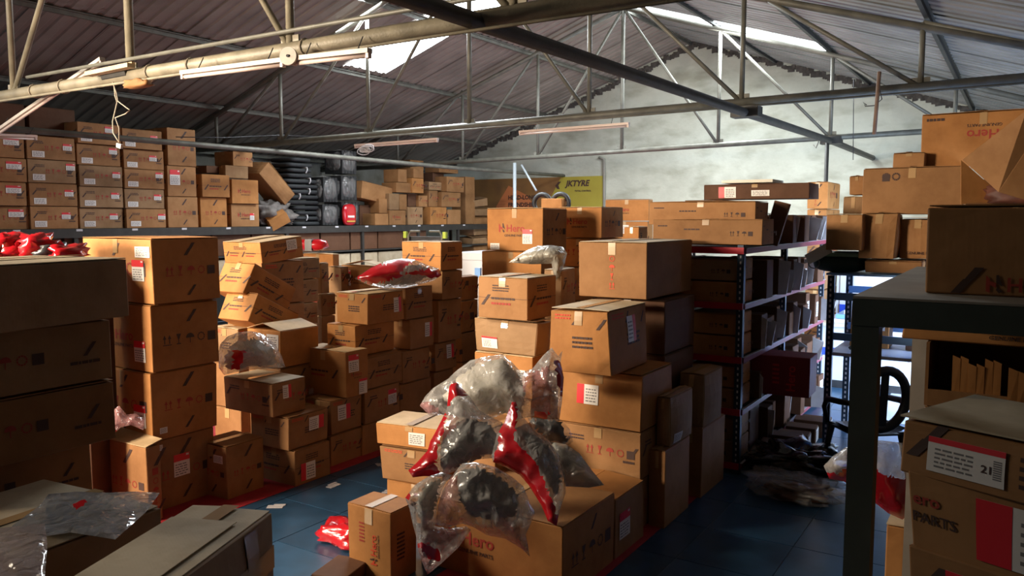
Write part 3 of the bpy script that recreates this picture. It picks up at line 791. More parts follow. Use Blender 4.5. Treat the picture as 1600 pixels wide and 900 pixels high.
stack('column with the buckled lid', 6.95, [
    dict(xl=385, xc=437, xr=497, yt=516, mat='o', style='plain', topmat='f', lift=.05, stick=[('f', .6, .5, .35, .4, 'white')])], fill=3)
stack('narrow upright column behind the wavy tape stack', 9.1, [
    dict(xl=494, xc=501, xr=513, yt=410, mat='d', style='side'),
    dict(xl=494, xc=502, xr=524, yt=459, mat='d', style='side', topmat='f'),
    dict(xl=494, xc=503, xr=524, yt=494, mat='d', style='plain', topmat='f'),], fill=2)
stack('column right of the narrow upright column', 9.5, [
    dict(xl=511, xc=533, xr=545, yt=416, mat='d', style='side'),
    dict(xl=513, xc=533, xr=545, yt=462, mat='d', style='side')], fill=2)
P_, w_, l_, Xd, Yd = solve_box(578, 419, 9.3, -.55, xl=533, l=.5)
c = P_ - Xd * (w_ / 2) + Yd * .25
stack('column under the split lid carton', 9.35, [
    dict(xl=533, xc=600, xr=618, yt=416, rz=-.12, mat='o', style='hero', topmat='f', lift=.06, label='bright carton with split raised lid and red sticker left of the red bag', stick=[('f', .02, .25, .22, .6, 'top')])], fill=3)
# cream carton with red parcel on it, far left centre
stack('far column carrying the red parcel', 10.3, [
    dict(xl=474, xc=520, xr=530, yt=396, mat='o', style='plain', topmat='f')], fill=4)
P = onD(488, 394, 10.45)
def parcel(loc, sx, sy, sz, label, rz=0, strap=True):
    t = empty('red_parcel', loc, (0, 0, rz)); tag(t, label, 'parcel')
    mb, _ = blob(sx, sy, sz, REDP, 3, .10); mb.build('wrapping', t, True)
    if strap:
        m2 = MB(); m2.box((-sx * .12, -sy * .53, 0), (sx * .12, sy * .53, sz * 1.02), DARKP); m2.build('strap', t)
    return t
def blob(sx, sy, sz, mat, seed=1, amp=.12, n=14, m=9, e=.62):
    """crumpled rounded lump standing on z=0"""
    mb = MB(); k = mb.mi(mat); idx = []
    for j in range(m + 1):
        ph = -PI / 2 + PI * j / m; row = []
        for i in range(n):
            th = 2 * PI * i / n
            cx = math.copysign(abs(math.cos(th)) ** e, math.cos(th)); sy_ = math.copysign(abs(math.sin(th)) ** e, math.sin(th))
            cr = abs(math.cos(ph)) ** e; z = math.copysign(abs(math.sin(ph)) ** e, math.sin(ph))
            p = Vector((cx * cr, sy_ * cr, z)); q = 1 + amp * 2 * (noise.noise(p * 2.2 + Vector((seed * 3.1, 0, 0))))
            q += amp * .8 * abs(noise.noise(p * 6 + Vector((0, seed * 2.7, 0))))
            mb.v.append((p.x * q * sx / 2, p.y * q * sy / 2, max(0, (p.z * (q if p.z > 0 else 1) + 1)) * sz / 2)); row.append(len(mb.v) - 1)
        idx.append(row)
    for j in range(m):
        for i in range(n):
            i2 = (i + 1) % n; mb.f.append((idx[j][i], idx[j][i2], idx[j + 1][i2], idx[j + 1][i])); mb.m.append(k)
    return mb, idx
parcel((P.x, P.y, P.z + .02), .40, .22, .15, 'red strapped parcel lying on a pale carton below the black hose stack', .35)

# ================================================================ HIGH SHELF ALONG THE LEFT WALL
SX = -11.4; SZ = 2.04
t = empty('long_shelf', (SX - .6, 10.5, 0)); tag(t, 'long dark steel shelf along the left wall carrying the rows of cartons', 'shelf')
def add(mbx, name, parent): o = mbx.build(name, parent); return o
off = Vector((SX - .6, 10.5, 0))
for (ya, yb) in ((4.2, 8.2), (8.2, 12.2), (12.2, 16.9)):
    mb = MB(); mb.box((SX - 1.3, ya, SZ - .03), (SX, yb, SZ), SHELFG); o = add(mb, 'shelf_board', t); o.location = -off
    mb = MB(); mb.box((SX - .02, ya, SZ - .13), (SX + .02, yb, SZ + .0), SHELFG); o = add(mb, 'front_beam', t); o.location = -off
    mb = MB(); mb.box((SX - 1.3, ya, 1.03), (SX - .0, yb, 1.06), SHELFG); o = add(mb, 'shelf_board', t); o.location = -off
    mb = MB(); mb.box((SX - 1.3, ya, 1.52), (SX - .0, yb, 1.55), SHELFG); o = add(mb, 'shelf_board', t); o.location = -off
for y in (4.25, 6.3, 8.2, 10.2, 12.2, 14.0, 15.5, 16.85):
    for x in (SX - 1.25, SX - .02):
        mb = MB(); mb.box((x - .03, y - .03, 0), (x + .03, y + .03, SZ - .03), SHELFG); o = add(mb, 'post', t); o.location = -off
for y in [4.6 + .85 * i for i in range(14)]:
    mb = MB(); mb.box((SX + .021, y, SZ - .035), (SX + .023, y + .09, SZ - .005), PAPER); o = add(mb, 'price_tag', t); o.location = -off
def wallbox(x0, y0, x1, y1, zb, zt, dep=.6, off_=0.0, rz=0.0, mat='b', style='side', label='', stick=(), X=SX, group='cartons on the high wall shelf', **kw):
    """carton whose printed side faces the hall (+X): x0..x1 in pixels, z in metres"""
    ya = onX(x0, (y0 + y1) / 2, X - off_).y; yb_ = onX(x1, (y0 + y1) / 2, X - off_).y; l = yb_ - ya
    return carton((X - off_ - dep / 2, (ya + yb_) / 2, zb + .001), dep, max(l - .012, .06), max(zt - zb - .008, .05), rz, mat=mat, style=style, label=label, stick=stick, group=group, detail=1, flaps=kw.pop('flaps', True), **kw)
COLN = ['first', 'second', 'third', 'fourth', 'fifth']
cols = [(-42, 43, 5, .318), (45, 121, 5, .320), (123, 192, 5, .306), (195, 258, 5, .300)]
RN = ['bottom', 'second', 'third', 'fourth', 'fifth']
for ci, (xa, xb, nr, hh) in enumerate(cols):
    for k in range(nr):
        rd = random.Random(ci * 9 + k)
        if k == 4 and ci < 2: continue
        j = rd.uniform(-3, 2); st = [('s', rd.uniform(.06, .12), .08 if k % 2 else .1, .25, .27, 'white'), ('s', rd.uniform(.62, .8), rd.choice([.45, .60]), .19, .30, 'top')]
        if ci == 0: st = [('s', .6, .55, .3, .33, 'top')]
        wallbox(xa + max(j, -1), 300, xb + j * .5, 300, SZ + k * hh, SZ + (k + 1) * hh, off_=rd.uniform(.0, .05), mat=rd.choice(['b', 'b', 'd']), style='side', stick=st,
                label=f"shallow brown carton with white stickers, {COLN[ci]} column from left, {RN[k]} row on high shelf")
for ci, (xa, xb) in enumerate(((-40, 40), (45, 118))):
    wallbox(xa, 200, xb, 200, SZ + 4 * .325, SZ + 5 * .325 + .1, off_=.35, mat='k', style='plain', dep=.5, label=f"dark carton set back on top of {COLN[ci]} column of the high shelf")
h4 = [0] + [onX(284, y, SX).z - SZ for y in (307, 259, 200)]
for k, nm in enumerate(('lowest', 'middle', 'highest')):
    wallbox(260 + (0, 1, 3)[k], 280, 308 - (0, 1, 0)[k], 280, SZ + h4[k], SZ + h4[k + 1], off_=.02 * k, mat='b', style='picto', stick=[('s', .08, .38, .34, .5, 'top')] if k == 1 else [],
            label=f"upright square carton, {nm} of three in fifth column of high shelf")
wallbox(313, 330, 355, 330, SZ, SZ + .50, off_=.05, mat='o', style='picto', label='square carton with pictograms on the high shelf right of the fifth column')
wallbox(315, 285, 359, 285, SZ + .5, SZ + .88, off_=.0, mat='o', style='band', label='square carton with wavy printed band above the pictogram carton on high shelf')
wallbox(360, 335, 405, 335, SZ, SZ + .40, off_=.05, mat='b', style='heroS', label='slightly tilted carton with red logo, lower of two, on high shelf', rz=.03, stick=[('s', .65, .3, .16, .3, 'top')])
wallbox(362, 297, 404, 297, SZ + .40, SZ + .82, off_=.0, mat='o', style='heroS', label='bright square carton with red logo above the tilted carton on high shelf')
wallbox(322, 250, 385, 250, SZ + .92, SZ + 1.05, off_=.35, mat='k', style='plain', dep=.5, label='long dark flat carton lying on the cartons near the tie pipe')
wallbox(364, 250, 395, 250, SZ + 1.06, SZ + 1.32, off_=.25, mat='b', style='side', dep=.5, label='small carton perched high above the long dark flat carton')
wallbox(352, 270, 388, 270, SZ + .84, SZ + 1.06, off_=.15, mat='d', style='plain', dep=.18, label='crumpled carton squeezed under the small perched carton')
# big slumped carton leaning on the heap
P = onX(420, 322, SX - .25)
carton((P.x - .1, P.y, SZ + .66), .45, .80, .32, .0, tilt=(-.75, .05), mat='b', style='plain', label='large slumped carton leaning over the heap of torn packing on high shelf', detail=2, bulge=.03, crush=.03)
# heap of torn grey packing
P = onX(421, 345, SX - .35); mb, _ = blob(.60, .78, .42, plain('torn_packing', (.19, .165, .15), .8, var=.5, scale=9, bump=1, bscale=18), 13, .34, 40, 26)
o = mb.build('packing_heap', None, True); o.location = (P.x, P.y, SZ + .001); tag(o, 'heap of crumpled grey packing film on the high shelf below the slumped carton', 'packing film', kind='stuff')
P = onX(437, 352, SX - .02)
carton((P.x + .02, P.y, SZ + .01), .2, .36, .2, -.4, tilt=(.5, .1), mat='o', style='plain', label='small open torn carton at the edge of the shelf below the packing heap', lift=.05)
# stack of black hoses / tubes bundled flat
y0 = onX(450, 320, SX - .1).y; y1 = onX(504, 320, SX - .1).y
for k in range(13):
    rd = random.Random(k + 40); zz = SZ + .003 + k * .100; a = y0 + rd.uniform(-.06, .04) + (.22 if k < 4 else 0) + (0 if k < 9 else .1); b = y1 + rd.uniform(-.06, .05) - (0 if k < 9 else .15)
    t = empty('tube_bundle', (SX - .45, (a + b) / 2, zz)); tag(t, f"flat black rubber tube bundle, {'lowest' if k == 0 else 'topmost' if k == 12 else ORD[12 - k] if 12 - k < 9 else ['fourth', 'third', 'second'][k - 1] + ' from bottom'}{'' if k in (0, 12) else ' from top' if 12 - k < 9 else ''} in the black stack", 'tube bundle', 'black tube bundles on the high shelf')
    mb, _ = blob(.68, b - a, .084, TUBEM, k, .02, 20, 6, e=.36); mb.build('tube', t, True)
    if k in (1, 5, 6, 8, 10):
        mb = MB(); yy = rd.uniform(-.2, .3) * (b - a); mb.tube([(.35, yy, .0), (.375, yy + .01, .05), (.35, yy + .03, .1), (.2, yy + .03, .108)], .012, PAPER, 6); mb.build('tie', t)
# clear wrapped black packs
def pack(x0, x1, zb, h, offx, label, mat=BLACK):
    a = onX(x0, 310, SX - offx).y; b = onX(x1, 310, SX - offx).y
    t = empty('wrapped_pack', (SX - offx - .28, (a + b) / 2, zb)); tag(t, label, 'wrapped pack', 'film wrapped black packs on high shelf')
    n = 5
    for k in range(n):
        mb = MB(); q = (b - a - .06) / n; mb.box((-.24, -(b - a) / 2 + .03 + k * q, .015), (.24, -(b - a) / 2 + .03 + (k + .86) * q, h - .03), mat); mb.build('pad', t)
    mb, _ = blob(.56, b - a, h, FILMD, int(x0), .05, 20, 12); mb.build('wrapping', t, True)
    return t
pack(504, 532, SZ, .44, .0, 'clear wrapped black pack with silver glints, bottom left of four')
pack(534, 565, SZ, .50, .05, 'clear wrapped black pack behind the red folded jacket')
pack(506, 532, SZ + .45, .52, .0, 'clear wrapped black pack with white spots, above the glinting one')
pack(534, 562, SZ + .50, .52, .02, 'clear wrapped black pack with a vertical white strap, upper right')
pack(536, 562, SZ + 1.03, .5, .12, 'dim clear wrapped black pack reaching above the tie pipe')
P = onX(550, 336, SX + .06)
t = empty('red_jacket', (SX - .02, P.y, SZ + .001)); tag(t, 'folded bright red jacket in film standing at the shelf edge', 'jacket')
mb, _ = blob(.10, .36, .42, REDP, 5, .07); mb.build('fabric', t, True)
mb = MB(); mb.box((.052, -.09, .16), (.062, .09, .20), WHITE); mb.build('label_patch', t)
mb = MB(); mb.box((.052, -.12, .07), (.062, .11, .10), plain('ochre_print', (.5, .3, .05), .6)); mb.build('label_patch', t)
# jumble of small cartons, right half of the shelf
J = [  # x0,y0,x1,y1,off,rz,mat,style
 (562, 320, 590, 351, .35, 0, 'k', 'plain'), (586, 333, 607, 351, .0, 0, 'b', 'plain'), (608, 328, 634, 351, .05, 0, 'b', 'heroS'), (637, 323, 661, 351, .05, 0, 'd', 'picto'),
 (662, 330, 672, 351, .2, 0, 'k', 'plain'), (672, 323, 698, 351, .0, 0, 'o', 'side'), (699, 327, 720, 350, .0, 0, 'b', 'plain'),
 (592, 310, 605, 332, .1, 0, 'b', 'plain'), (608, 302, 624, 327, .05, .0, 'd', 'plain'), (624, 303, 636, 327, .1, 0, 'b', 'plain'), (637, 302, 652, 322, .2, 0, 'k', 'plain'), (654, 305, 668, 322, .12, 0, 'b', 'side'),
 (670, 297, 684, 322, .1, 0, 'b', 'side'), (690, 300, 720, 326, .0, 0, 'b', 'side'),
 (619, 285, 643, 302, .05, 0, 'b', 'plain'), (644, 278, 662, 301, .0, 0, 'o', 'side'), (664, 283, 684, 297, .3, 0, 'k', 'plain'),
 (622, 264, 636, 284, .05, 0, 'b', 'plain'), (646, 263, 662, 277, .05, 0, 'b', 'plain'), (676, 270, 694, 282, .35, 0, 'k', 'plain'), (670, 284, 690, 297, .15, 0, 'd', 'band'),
 (698, 276, 725, 299, .0, 0, 'b', 'side'), (686, 262, 716, 276, .2, 0, 'b', 'side'), (641, 250, 662, 262, .3, 0, 'b', 'plain'), (727, 276, 742, 292, .1, 0, 'b', 'plain')]
placed = []
HW = ['lowest row', 'second row', 'third row', 'fourth row', 'top row']
rowcount = {}
for x0, y0, x1, y1, of, rz, mt, st in sorted(J, key=lambda q: -q[3]):
    zt = onX((x0 + x1) / 2, y0, SX - of).z; zb = onX((x0 + x1) / 2, y1, SX - of).z
    # rest on whatever lies below
    sup = [p for p in placed if p[0] < x1 - 3 and p[1] > x0 + 3]
    base = max([p[2] for p in sup if p[2] < zb + .12] or [SZ])
    lev = 0 if base == SZ else (1 if base < SZ + .55 else 2 if base < SZ + .8 else 3 if base < SZ + 1.05 else 4)
    rowcount[lev] = rowcount.get(lev, 0) + 1
    side = 'left' if x1 < 625 else 'middle' if x1 < 670 else 'right'
    J2 = f"small {'dark ' if mt == 'k' else 'bright ' if mt == 'o' else ''}carton in the shelf jumble, {HW[lev]}, {side} part, {'front' if of < .1 else 'set back'}"
    placed.append((x0, x1, max(zt, base + .12), J2))
    cnt = sum(1 for p in placed if p[3] == J2)
    if cnt > 1: J2 += [' beside another', ' third of its kind', ' fourth of its kind'][cnt - 2]
    wallbox(x0, y0, x1, y1, base + .001, max(zt, base + .12), off_=of, mat=mt, style=st, label=J2, dep=.42, flaps=False, group='jumbled small cartons on the high shelf')
# long slanting carton at the left of the jumble
P = onX(566, 268, SX - .1); 
carton((P.x - .28, P.y + .50, SZ + .50), .42, .95, .36, .0, tilt=(-.14, 0), mat='b', style='plain', label='long carton slanting down to the right beside the wrapped packs', bulge=.02)
# crushed flattened cartons standing at the far end
for k in range(7):
    P = onX(742 + (k % 2) * 2, 375 - 0, SX - .1); rd = random.Random(k + 70)
    z = 1.06 + k * .235 + .002
    carton((P.x - .25, P.y + .25, z), .5, .62, .2, rd.uniform(-.12, .12), tilt=(rd.uniform(-.06, .10), rd.uniform(-.05, .05)), mat=rd.choice(['b', 'd']), style='plain', lift=.05, bulge=.02, crush=.03,
           label=f"crushed open carton, {'lowest' if k == 0 else 'topmost' if k == 6 else ORD[6 - k] + ' from top'} in the sagging column at the shelf end", group='crushed cartons at the shelf end', prints=False)
# dark flat bins on the lower boards
yy = 4.5
k = 0
while yy < 13.6:
    l = .82
    for zb, hh, mt in ((1.551, .36, 'k'), (1.061, .42, 'g')):
        carton((SX - .42, yy + l / 2, zb), .75, l - .04, hh, 0, mat=mt, style='plain', detail=1, flaps=False, label=f"{'dark brown' if mt == 'k' else 'grey'} bin carton under shelf, {['first','second','third','fourth','fifth','sixth','seventh','eighth','ninth','tenth','eleventh','twelfth'][k]} from left, {'upper' if mt == 'k' else 'lower'} board", group='bin cartons below the high shelf')
    yy += l; k += 1
# red clothing parcels on the lower board at far left, seen above the dark stack
for i, (px, w2, hgt) in enumerate(((5, .34, .17), (26, .28, .15), (52, .36, .16), (78, .26, .10), (100, .30, .09))):
    P = onD(px, 388, 5.6); pz = 1.92
    mb, _ = blob(w2, .25, hgt, REDP if i != 3 else DARKP, i + 31, .28, 20, 12); t = mb.build('red_pouch', None, True); t.location = (P.x, P.y, pz)
    tag(t, ['red pouch with pale stripe at far left edge behind the dark stack', 'second red pouch from the left edge, behind the dark stack', 'shiny red pouch in the middle of the row behind the dark stack', 'dark pouch among the red ones behind the dark stack', 'flat red pouch nearest the orange tower, behind the dark stack'][i], 'pouch', 'pouches behind the dark stack')
P = onD(50, 388, 5.6)
a = onD(-30, 388, 5.6); b = onD(108, 388, 5.6)
carton(((a.x + b.x) / 2, (a.y + b.y) / 2 + .2, .001), (b - a).length, .4, 1.90, math.atan2(b.y - a.y, b.x - a.x), mat='k', style='plain', label='tall dark carton hidden behind the near stack, carrying red pouches', detail=1)

# white freezer in the gap
P = onD(770, 396, 9.6)
t = empty('chest_freezer', (P.x - .2, P.y + .3, 0), (0, 0, 0)); tag(t, 'white chest freezer glimpsed between the centre and left piles', 'freezer')
mb = MB(); mb.box((-.40, -.3, .05), (.2, .4, P.z - .09), WHITEP); mb.build('cabinet', t)
mb = MB(); mb.box((-.42, -.33, P.z - .085), (.22, .42, P.z), WHITEP); mb.build('lid', t)
mb = MB(); mb.box((-.05, -.325, P.z - .30), (.03, -.301, P.z - .18), BLUE); mb.build('handle', t)
for x in (-.3, .1):
    mb = MB(); mb.box((x - .04, -.2, 0), (x + .04, .3, .05), BLACK); mb.build('foot', t)
# black machine with green clips behind the tallest column
P = onD(670, 372, 10.6)
t = empty('handcart', (P.x, P.y, 0)); tag(t, 'black handcart frame with lime grips behind the tallest column', 'handcart')
mb = MB(); mb.box((-.3, -.05, .3), (.3, .05, P.z + .02), DARKP); mb.build('back_plate', t)
for s_ in (-1, 1):
    mb = MB(); mb.tube([(s_ * .28, -.08, 0.1), (s_ * .28, -.08, P.z + .03), (s_ * .24, -.08, P.z + .09), (s_ * .08, -.08, P.z + .09)], .014, STEEL, 8); mb.build('frame', t)
    mb = MB(); mb.box((s_ * .33 - .025, -.1, P.z - .0), (s_ * .33 + .025, -.06, P.z + .085), plain('lime', (.42, .55, .06), .5)); mb.build('grip', t)
    mb = MB(); mb.tube([(s_ * .3 - .03, -.02, .13), (s_ * .3 + .03, -.02, .13)], .13, BLACK, 16); mb.build('wheel', t)
mb = MB(); mb.box((-.3, -.3, .0), (.3, -.05, .02), DARKP); mb.build('toe_plate', t)

# ================================================================ CENTRE PILE
stack('battered column under the bubble wrap', 6.15, [
    dict(xl=748, xc=824, xr=868, yt=433, mat='b', style='band', topmat='g', lift=.0, d=6.12),
    dict(xl=745, xc=838, xr=860, yt=501, mat='d', style='plain', crush=.02, bulge=.02, topmat='f', d=6.15, stick=[('f', .12, .12, .27, .35, 'band')]),
    dict(xl=742, xc=832, xr=862, yt=557, mat='o', style='plain', d=6.15, topmat='f', stick=[('f', .66, .3, .22, .38, 'white')])], fill=2)
stack('column right of the bubble wrap', 6.75, [
    dict(xl=850, xc=878, xr=899, yt=420, mat='d', style='side', topmat='g', rz=.1)], fill=4)
stack('leaning centre column', 5.45, [
    dict(xl=905.7, xc=1011, xr=1081, yt=377, d=6.0, mat='b', style='pictoV', topmat='g', label='large carton with a vertical row of red pictograms crowning the centre pile'),
    dict(xl=861, xc=952, l=.66, yt=484, d=5.35, mat='o', style='para', topmat='g', crush=.02, bulge=.018, rz=.02, stick=[('s', .42, .45, .22, .42, 'right')]),
    dict(xl=872, xc=1003, xr=1050, yt=584, mat='o', style='plain', crush=.012, stick=[('f', .24, .38, .26, .36, 'left'), ('s', .8, .1, .1, .1, 'white')]),
    dict(xl=872, xc=1001, xr=1045, yt=676, mat='b', style='side')], fill=1)
def worldstack(desc, x1, y0, w_, l, tops, mats, rz=0, **kw):
    z = 0; n = len(tops)
    for i, zt in enumerate(tops):
        carton((x1 - w_ / 2, y0 + l / 2, z + .001), w_, l, zt - z - .01, rz + random.uniform(-.01, .01), mat=mats[i % len(mats)], label=f"dark carton, {ordn(n - 1 - i, n)}{desc}", group='cartons in the ' + desc, **kw)
        z = zt
worldstack('shadowed back column of centre pile', -2.30, 5.80, .62, .66, [.42, .82, 1.14, 1.57], ['b', 'k', 'k', 'k'], style='plain', bulge=.015)  # dark board on the upper cartons puts the column's shade into the colour
carton((-2.11, 5.47, .001), .12, .5, .56, mat='b', style='plain', label='dark carton on the floor along the centre pile, nearer one')
carton((-2.14, 6.24, .001), .2, .56, .56, mat='b', style='plain', label='dark carton on the floor along the centre pile, nearer the rack')
carton((-2.11, 5.55, .562), .10, .44, .36, mat='d', style='plain', bulge=.035, label='bulging pale sided carton above the floor cartons, left of the pair', stick=[('s', .1, .05, .3, .2, 'white')])
carton((-2.14, 6.20, .562), .2, .44, .42, mat='d', style='plain', bulge=.035, label='bulging pale sided carton above the floor cartons, beside the rack post')

# front cartons
stack('front of the centre pile under the bags', 4.40, [
    dict(xl=655, xc=880, xr=960, yt=821, mat='o', style='hero', topmat='b', label='large carton with the big logo under the plastic bags')])
P_, w_, l_, Xd, Yd = solve_box(961, 779, 4.98, 0, w_=.58, xr=1006)
c = P_ - Xd * (w_ / 2) + Yd * (l_ / 2)
carton((c.x, c.y, .001), w_, l_, P_.z - .01, 0, mat='b', style='plain', topmat='o', lift=.022, label='carton with lifted lid between the logo carton and the centre pile', stick=[('s', .12, .28, .35, .45, 'top')])
stack('front left corner of the pile', 4.62, [
    dict(xl=543, xc=610, xr=650, yt=800, mat='o', style='heroV', topmat='o', label='upright carton with sideways logo at the front left of the pile')])
stack('double lid column behind the sideways logo carton', 5.5, [
    dict(xl=588, xc=692, xr=730, yt=670, mat='o', style='plain', topmat='f', rz=.16, stick=[('f', .5, .15, .24, .6, 'white')]),
    dict(xl=596, xc=694, xr=728, yt=706, mat='b', style='para', rz=.14, crush=.015),
    dict(xl=604, xc=694, xr=726, yt=762, mat='o', style='plain', rz=.10)])
# hidden support below the bags
carton((-3.13, 4.72, .001), .32, .56, .71, mat='b', style='plain', label='brown carton under the grey filled bags in the centre')

# ================================================================ BEHIND THE CENTRE
stack('tall column with the big logo carton', 8.75, [
    dict(xl=761, xc=848, xr=886, yt=323.5, mat='o', style='hero', topmat='f', label='bright carton with black and red logo standing tallest behind the centre', stick=[('f', .65, .17, .17, .34, 'top'), ('f', .06, .02, .17, .15, 'white')]),
    dict(xl=753, xc=846, xr=884, yt=393, mat='o', style='plain')], fill=3)
stack('second column with the big logo carton', 9.3, [
    dict(xl=872, xc=940, xr=974, yt=322, mat='o', style='hero', topmat='f', label='carton with red logo right of the tallest logo carton'),
    dict(xl=872, xc=937, xr=972, yt=372, mat='o', style='picto')], fill=3)
stack('far column before the white wall', 11.8, [
    dict(xl=946, xc=1014, xr=1020, yt=310, mat='o', style='hero', label='far carton with red logo against the white wall'),
    dict(xl=940, xc=1012, xr=1020, yt=345, mat='o', style='plain', stick=[('f', .4, .45, .2, .4, 'white')])], fill=3)
stack('small bright column left of the rack', 9.2, [
    dict(xl=976, xc=998, xr=1012, yt=353, mat='o', style='side', topmat='f')], fill=4)
# open carton holding tyres before the banner
res = stack('column before the yellow banner', 13.2, [
    dict(xl=846, xc=878, xr=886, yt=309, mat='o', style='plain', flaps=False, label='open topped carton with tyres in front of the yellow banner')], fill=4)
P = onD(862, 308, 13.45)
for k, dx in enumerate((-.18, .17)):
    mb = MB(); pts = [(.15 * math.cos(a), 0, .15 * math.sin(a)) for a in [2 * PI * i / 20 for i in range(21)]]
    mb.tube(pts, .04, BLACK, 8, close=False); o = mb.build('tyre', None, True); o.location = (P.x + dx, P.y, P.z - .10); o.rotation_euler = (0, 0, .1)
    tag(o, ['tyre standing in the open carton, left one', 'tyre standing in the open carton, right one'][k], 'tyre', 'tyres in the open carton')

# banner on the back wall
YBN = YB - .03
a = onY(738, 274, YBN); b = onY(943, 274, YBN); zt = onY(900, 276, YBN).z; zb = onY(900, 352, YBN).z - .6
t = empty('banner', (a.x, YBN, zb)); tag(t, 'yellow and brown tyre banner with black lettering on the white wall', 'banner')
W_ = b.x - a.x; Hh = zt - zb
OL = plain('banner_olive', (.36, .31, .04), .5, c2=(.30, .24, .03), scale=1.2); OB = plain('banner_brown', (.26, .13, .04), .5, c2=(.18, .09, .035), scale=2); OR = plain('banner_orange', (.52, .17, .06), .5)
mb = MB(); mb.box((0, -.012, 0), (W_, .01, Hh), OL); mb.build('sheet', t)
mb = MB()
mb.poly([(0, -.014, 0), (W_ * .80, -.014, 0), (W_ * .70, -.014, Hh * .45), (W_ * .62, -.014, Hh * .7), (W_ * .70, -.014, Hh), (0, -.014, Hh)], OB)
mb.poly([(W_ * .18, -.016, 0), (W_ * .55, -.016, 0), (W_ * .53, -.016, Hh * .5), (W_ * .45, -.016, Hh * .75), (W_ * .3, -.016, Hh * .9), (W_ * .2, -.016, Hh * .6)], OR)
mb.build('printing', t)['kind'] = 'stuff'
def flat_text(mb, s, u, v, size, mat, y=-.018, shear=0):
    vs, fs, tw, th = text_geo(s, .03); i = len(mb.v); k = mb.mi(mat)
    for x, z in vs: mb.v.append((u + x * size + z * shear * size, y, v + z * size))
    for f in fs: mb.f.append(tuple(i + q for q in f)); mb.m.append(k)
    return tw * size
kx = W_ / 205.0; kz = Hh / (352 - 275) * .62
mb = MB(); flat_text(mb, 'JKTYRE', (887 - 738) * kx, onY(905, 294, YBN).z - zb, .20, PRINT_K, shear=.25)
lx = (873 - 738) * kx; lz = onY(905, 295, YBN).z - zb
mb.poly([(lx, -.018, lz + .09), (lx + .09, -.018, lz + .19), (lx + .17, -.018, lz + .19), (lx + .09, -.018, lz + .10), (lx + .13, -.018, lz + .0), (lx + .05, -.018, lz + .01)], PRINT_K)
flat_text(mb, 'TOTAL CONTROL', (902 - 738) * kx, lz - .075, .055, PRINT_K)
z2 = onY(820, 312, YBN).z - zb
flat_text(mb, 'HEAD-LONG', (799 - 738) * kx, z2 - .0, .15, PRINT_K); flat_text(mb, 'FRIENDSHIP', (799 - 738) * kx, z2 - .19, .15, PRINT_K)
mb.build('lettering', t)['kind'] = 'stuff'

# ================================================================ RED AND BLUE RACK, right of centre
RXf, RY0, RY1, RW = -1.99, 6.72, 9.95, .95
t = empty('slotted_rack', (RXf, RY0, 0)); tag(t, 'slotted steel rack with dark blue posts and red beams, full of cartons', 'rack')
levels = [.08, .55, 1.0, 1.46, 1.93]
def L(mb, nm): o = mb.build(nm, t); o.location = Vector((-RXf, -RY0, 0)); return o
for y in (RY0, 8.15, 9.95):
    for x in (RXf, RXf - RW):
        mb = MB(); mb.box((x - .028, y - .028, 0), (x + .028, y - .022, 1.97), POSTB); mb.box((x + .022, y - .028, 0), (x + .028, y + .028, 1.97), POSTB)
        mb.box((x - .028, y - .022, 0), (x - .022, y + .028, 1.97), POSTB)
        for k in range(38): mb.box((x - .006, y - .0295, .06 + k * .05), (x + .006, y - .0275, .082 + k * .05), PAPER)
        L(mb, 'post')
for z in levels:
    mb = MB(); mb.box((RXf - RW, RY0 - .01, z - .012), (RXf, RY1 + .02, z), SHELFG); L(mb, 'shelf')
    mb = MB(); mb.box((RXf - RW + .03, RY0 - .045, z - .035), (RXf + .03, RY0 - .031, z + .02), BEAMR); L(mb, 'beam')
    for ya, yb in ((RY0, 8.15), (8.15, 9.95)):
        mb = MB(); mb.box((RXf + .03, ya, z - .035), (RXf + .04, yb, z + .012), plain('beam_maroon', (.22, .03, .05), .5)); L(mb, 'beam')
        mb = MB(); mb.box((RXf + .029, ya, z + .012), (RXf + .05, yb, z + .016), plain('beam_lip', (.40, .38, .42), .4)); L(mb, 'beam_lip')
# front bays: cartons seen end-on from the front
for li, z in enumerate(levels[:4]):
    rd = random.Random(li + 5); top = levels[li + 1] - .05; hz = (top - z - .03) / 2
    for k in range(2):
        carton((RXf - RW / 2 + .02, RY0 + .22, z + .004 + k * (hz + .004)), .86, .42, hz - .01, rd.uniform(-.02, .02), mat=['b', 'b', 'o', 'o'][li] if k == 0 else ['b', 'o', 'o', 'd'][li], style='long', detail=1,
               label=f"long carton at the front end of the rack, {['lowest', 'second', 'third', 'fourth'][li]} shelf, {'lower' if k == 0 else 'upper'} one", group='long cartons at the rack front')
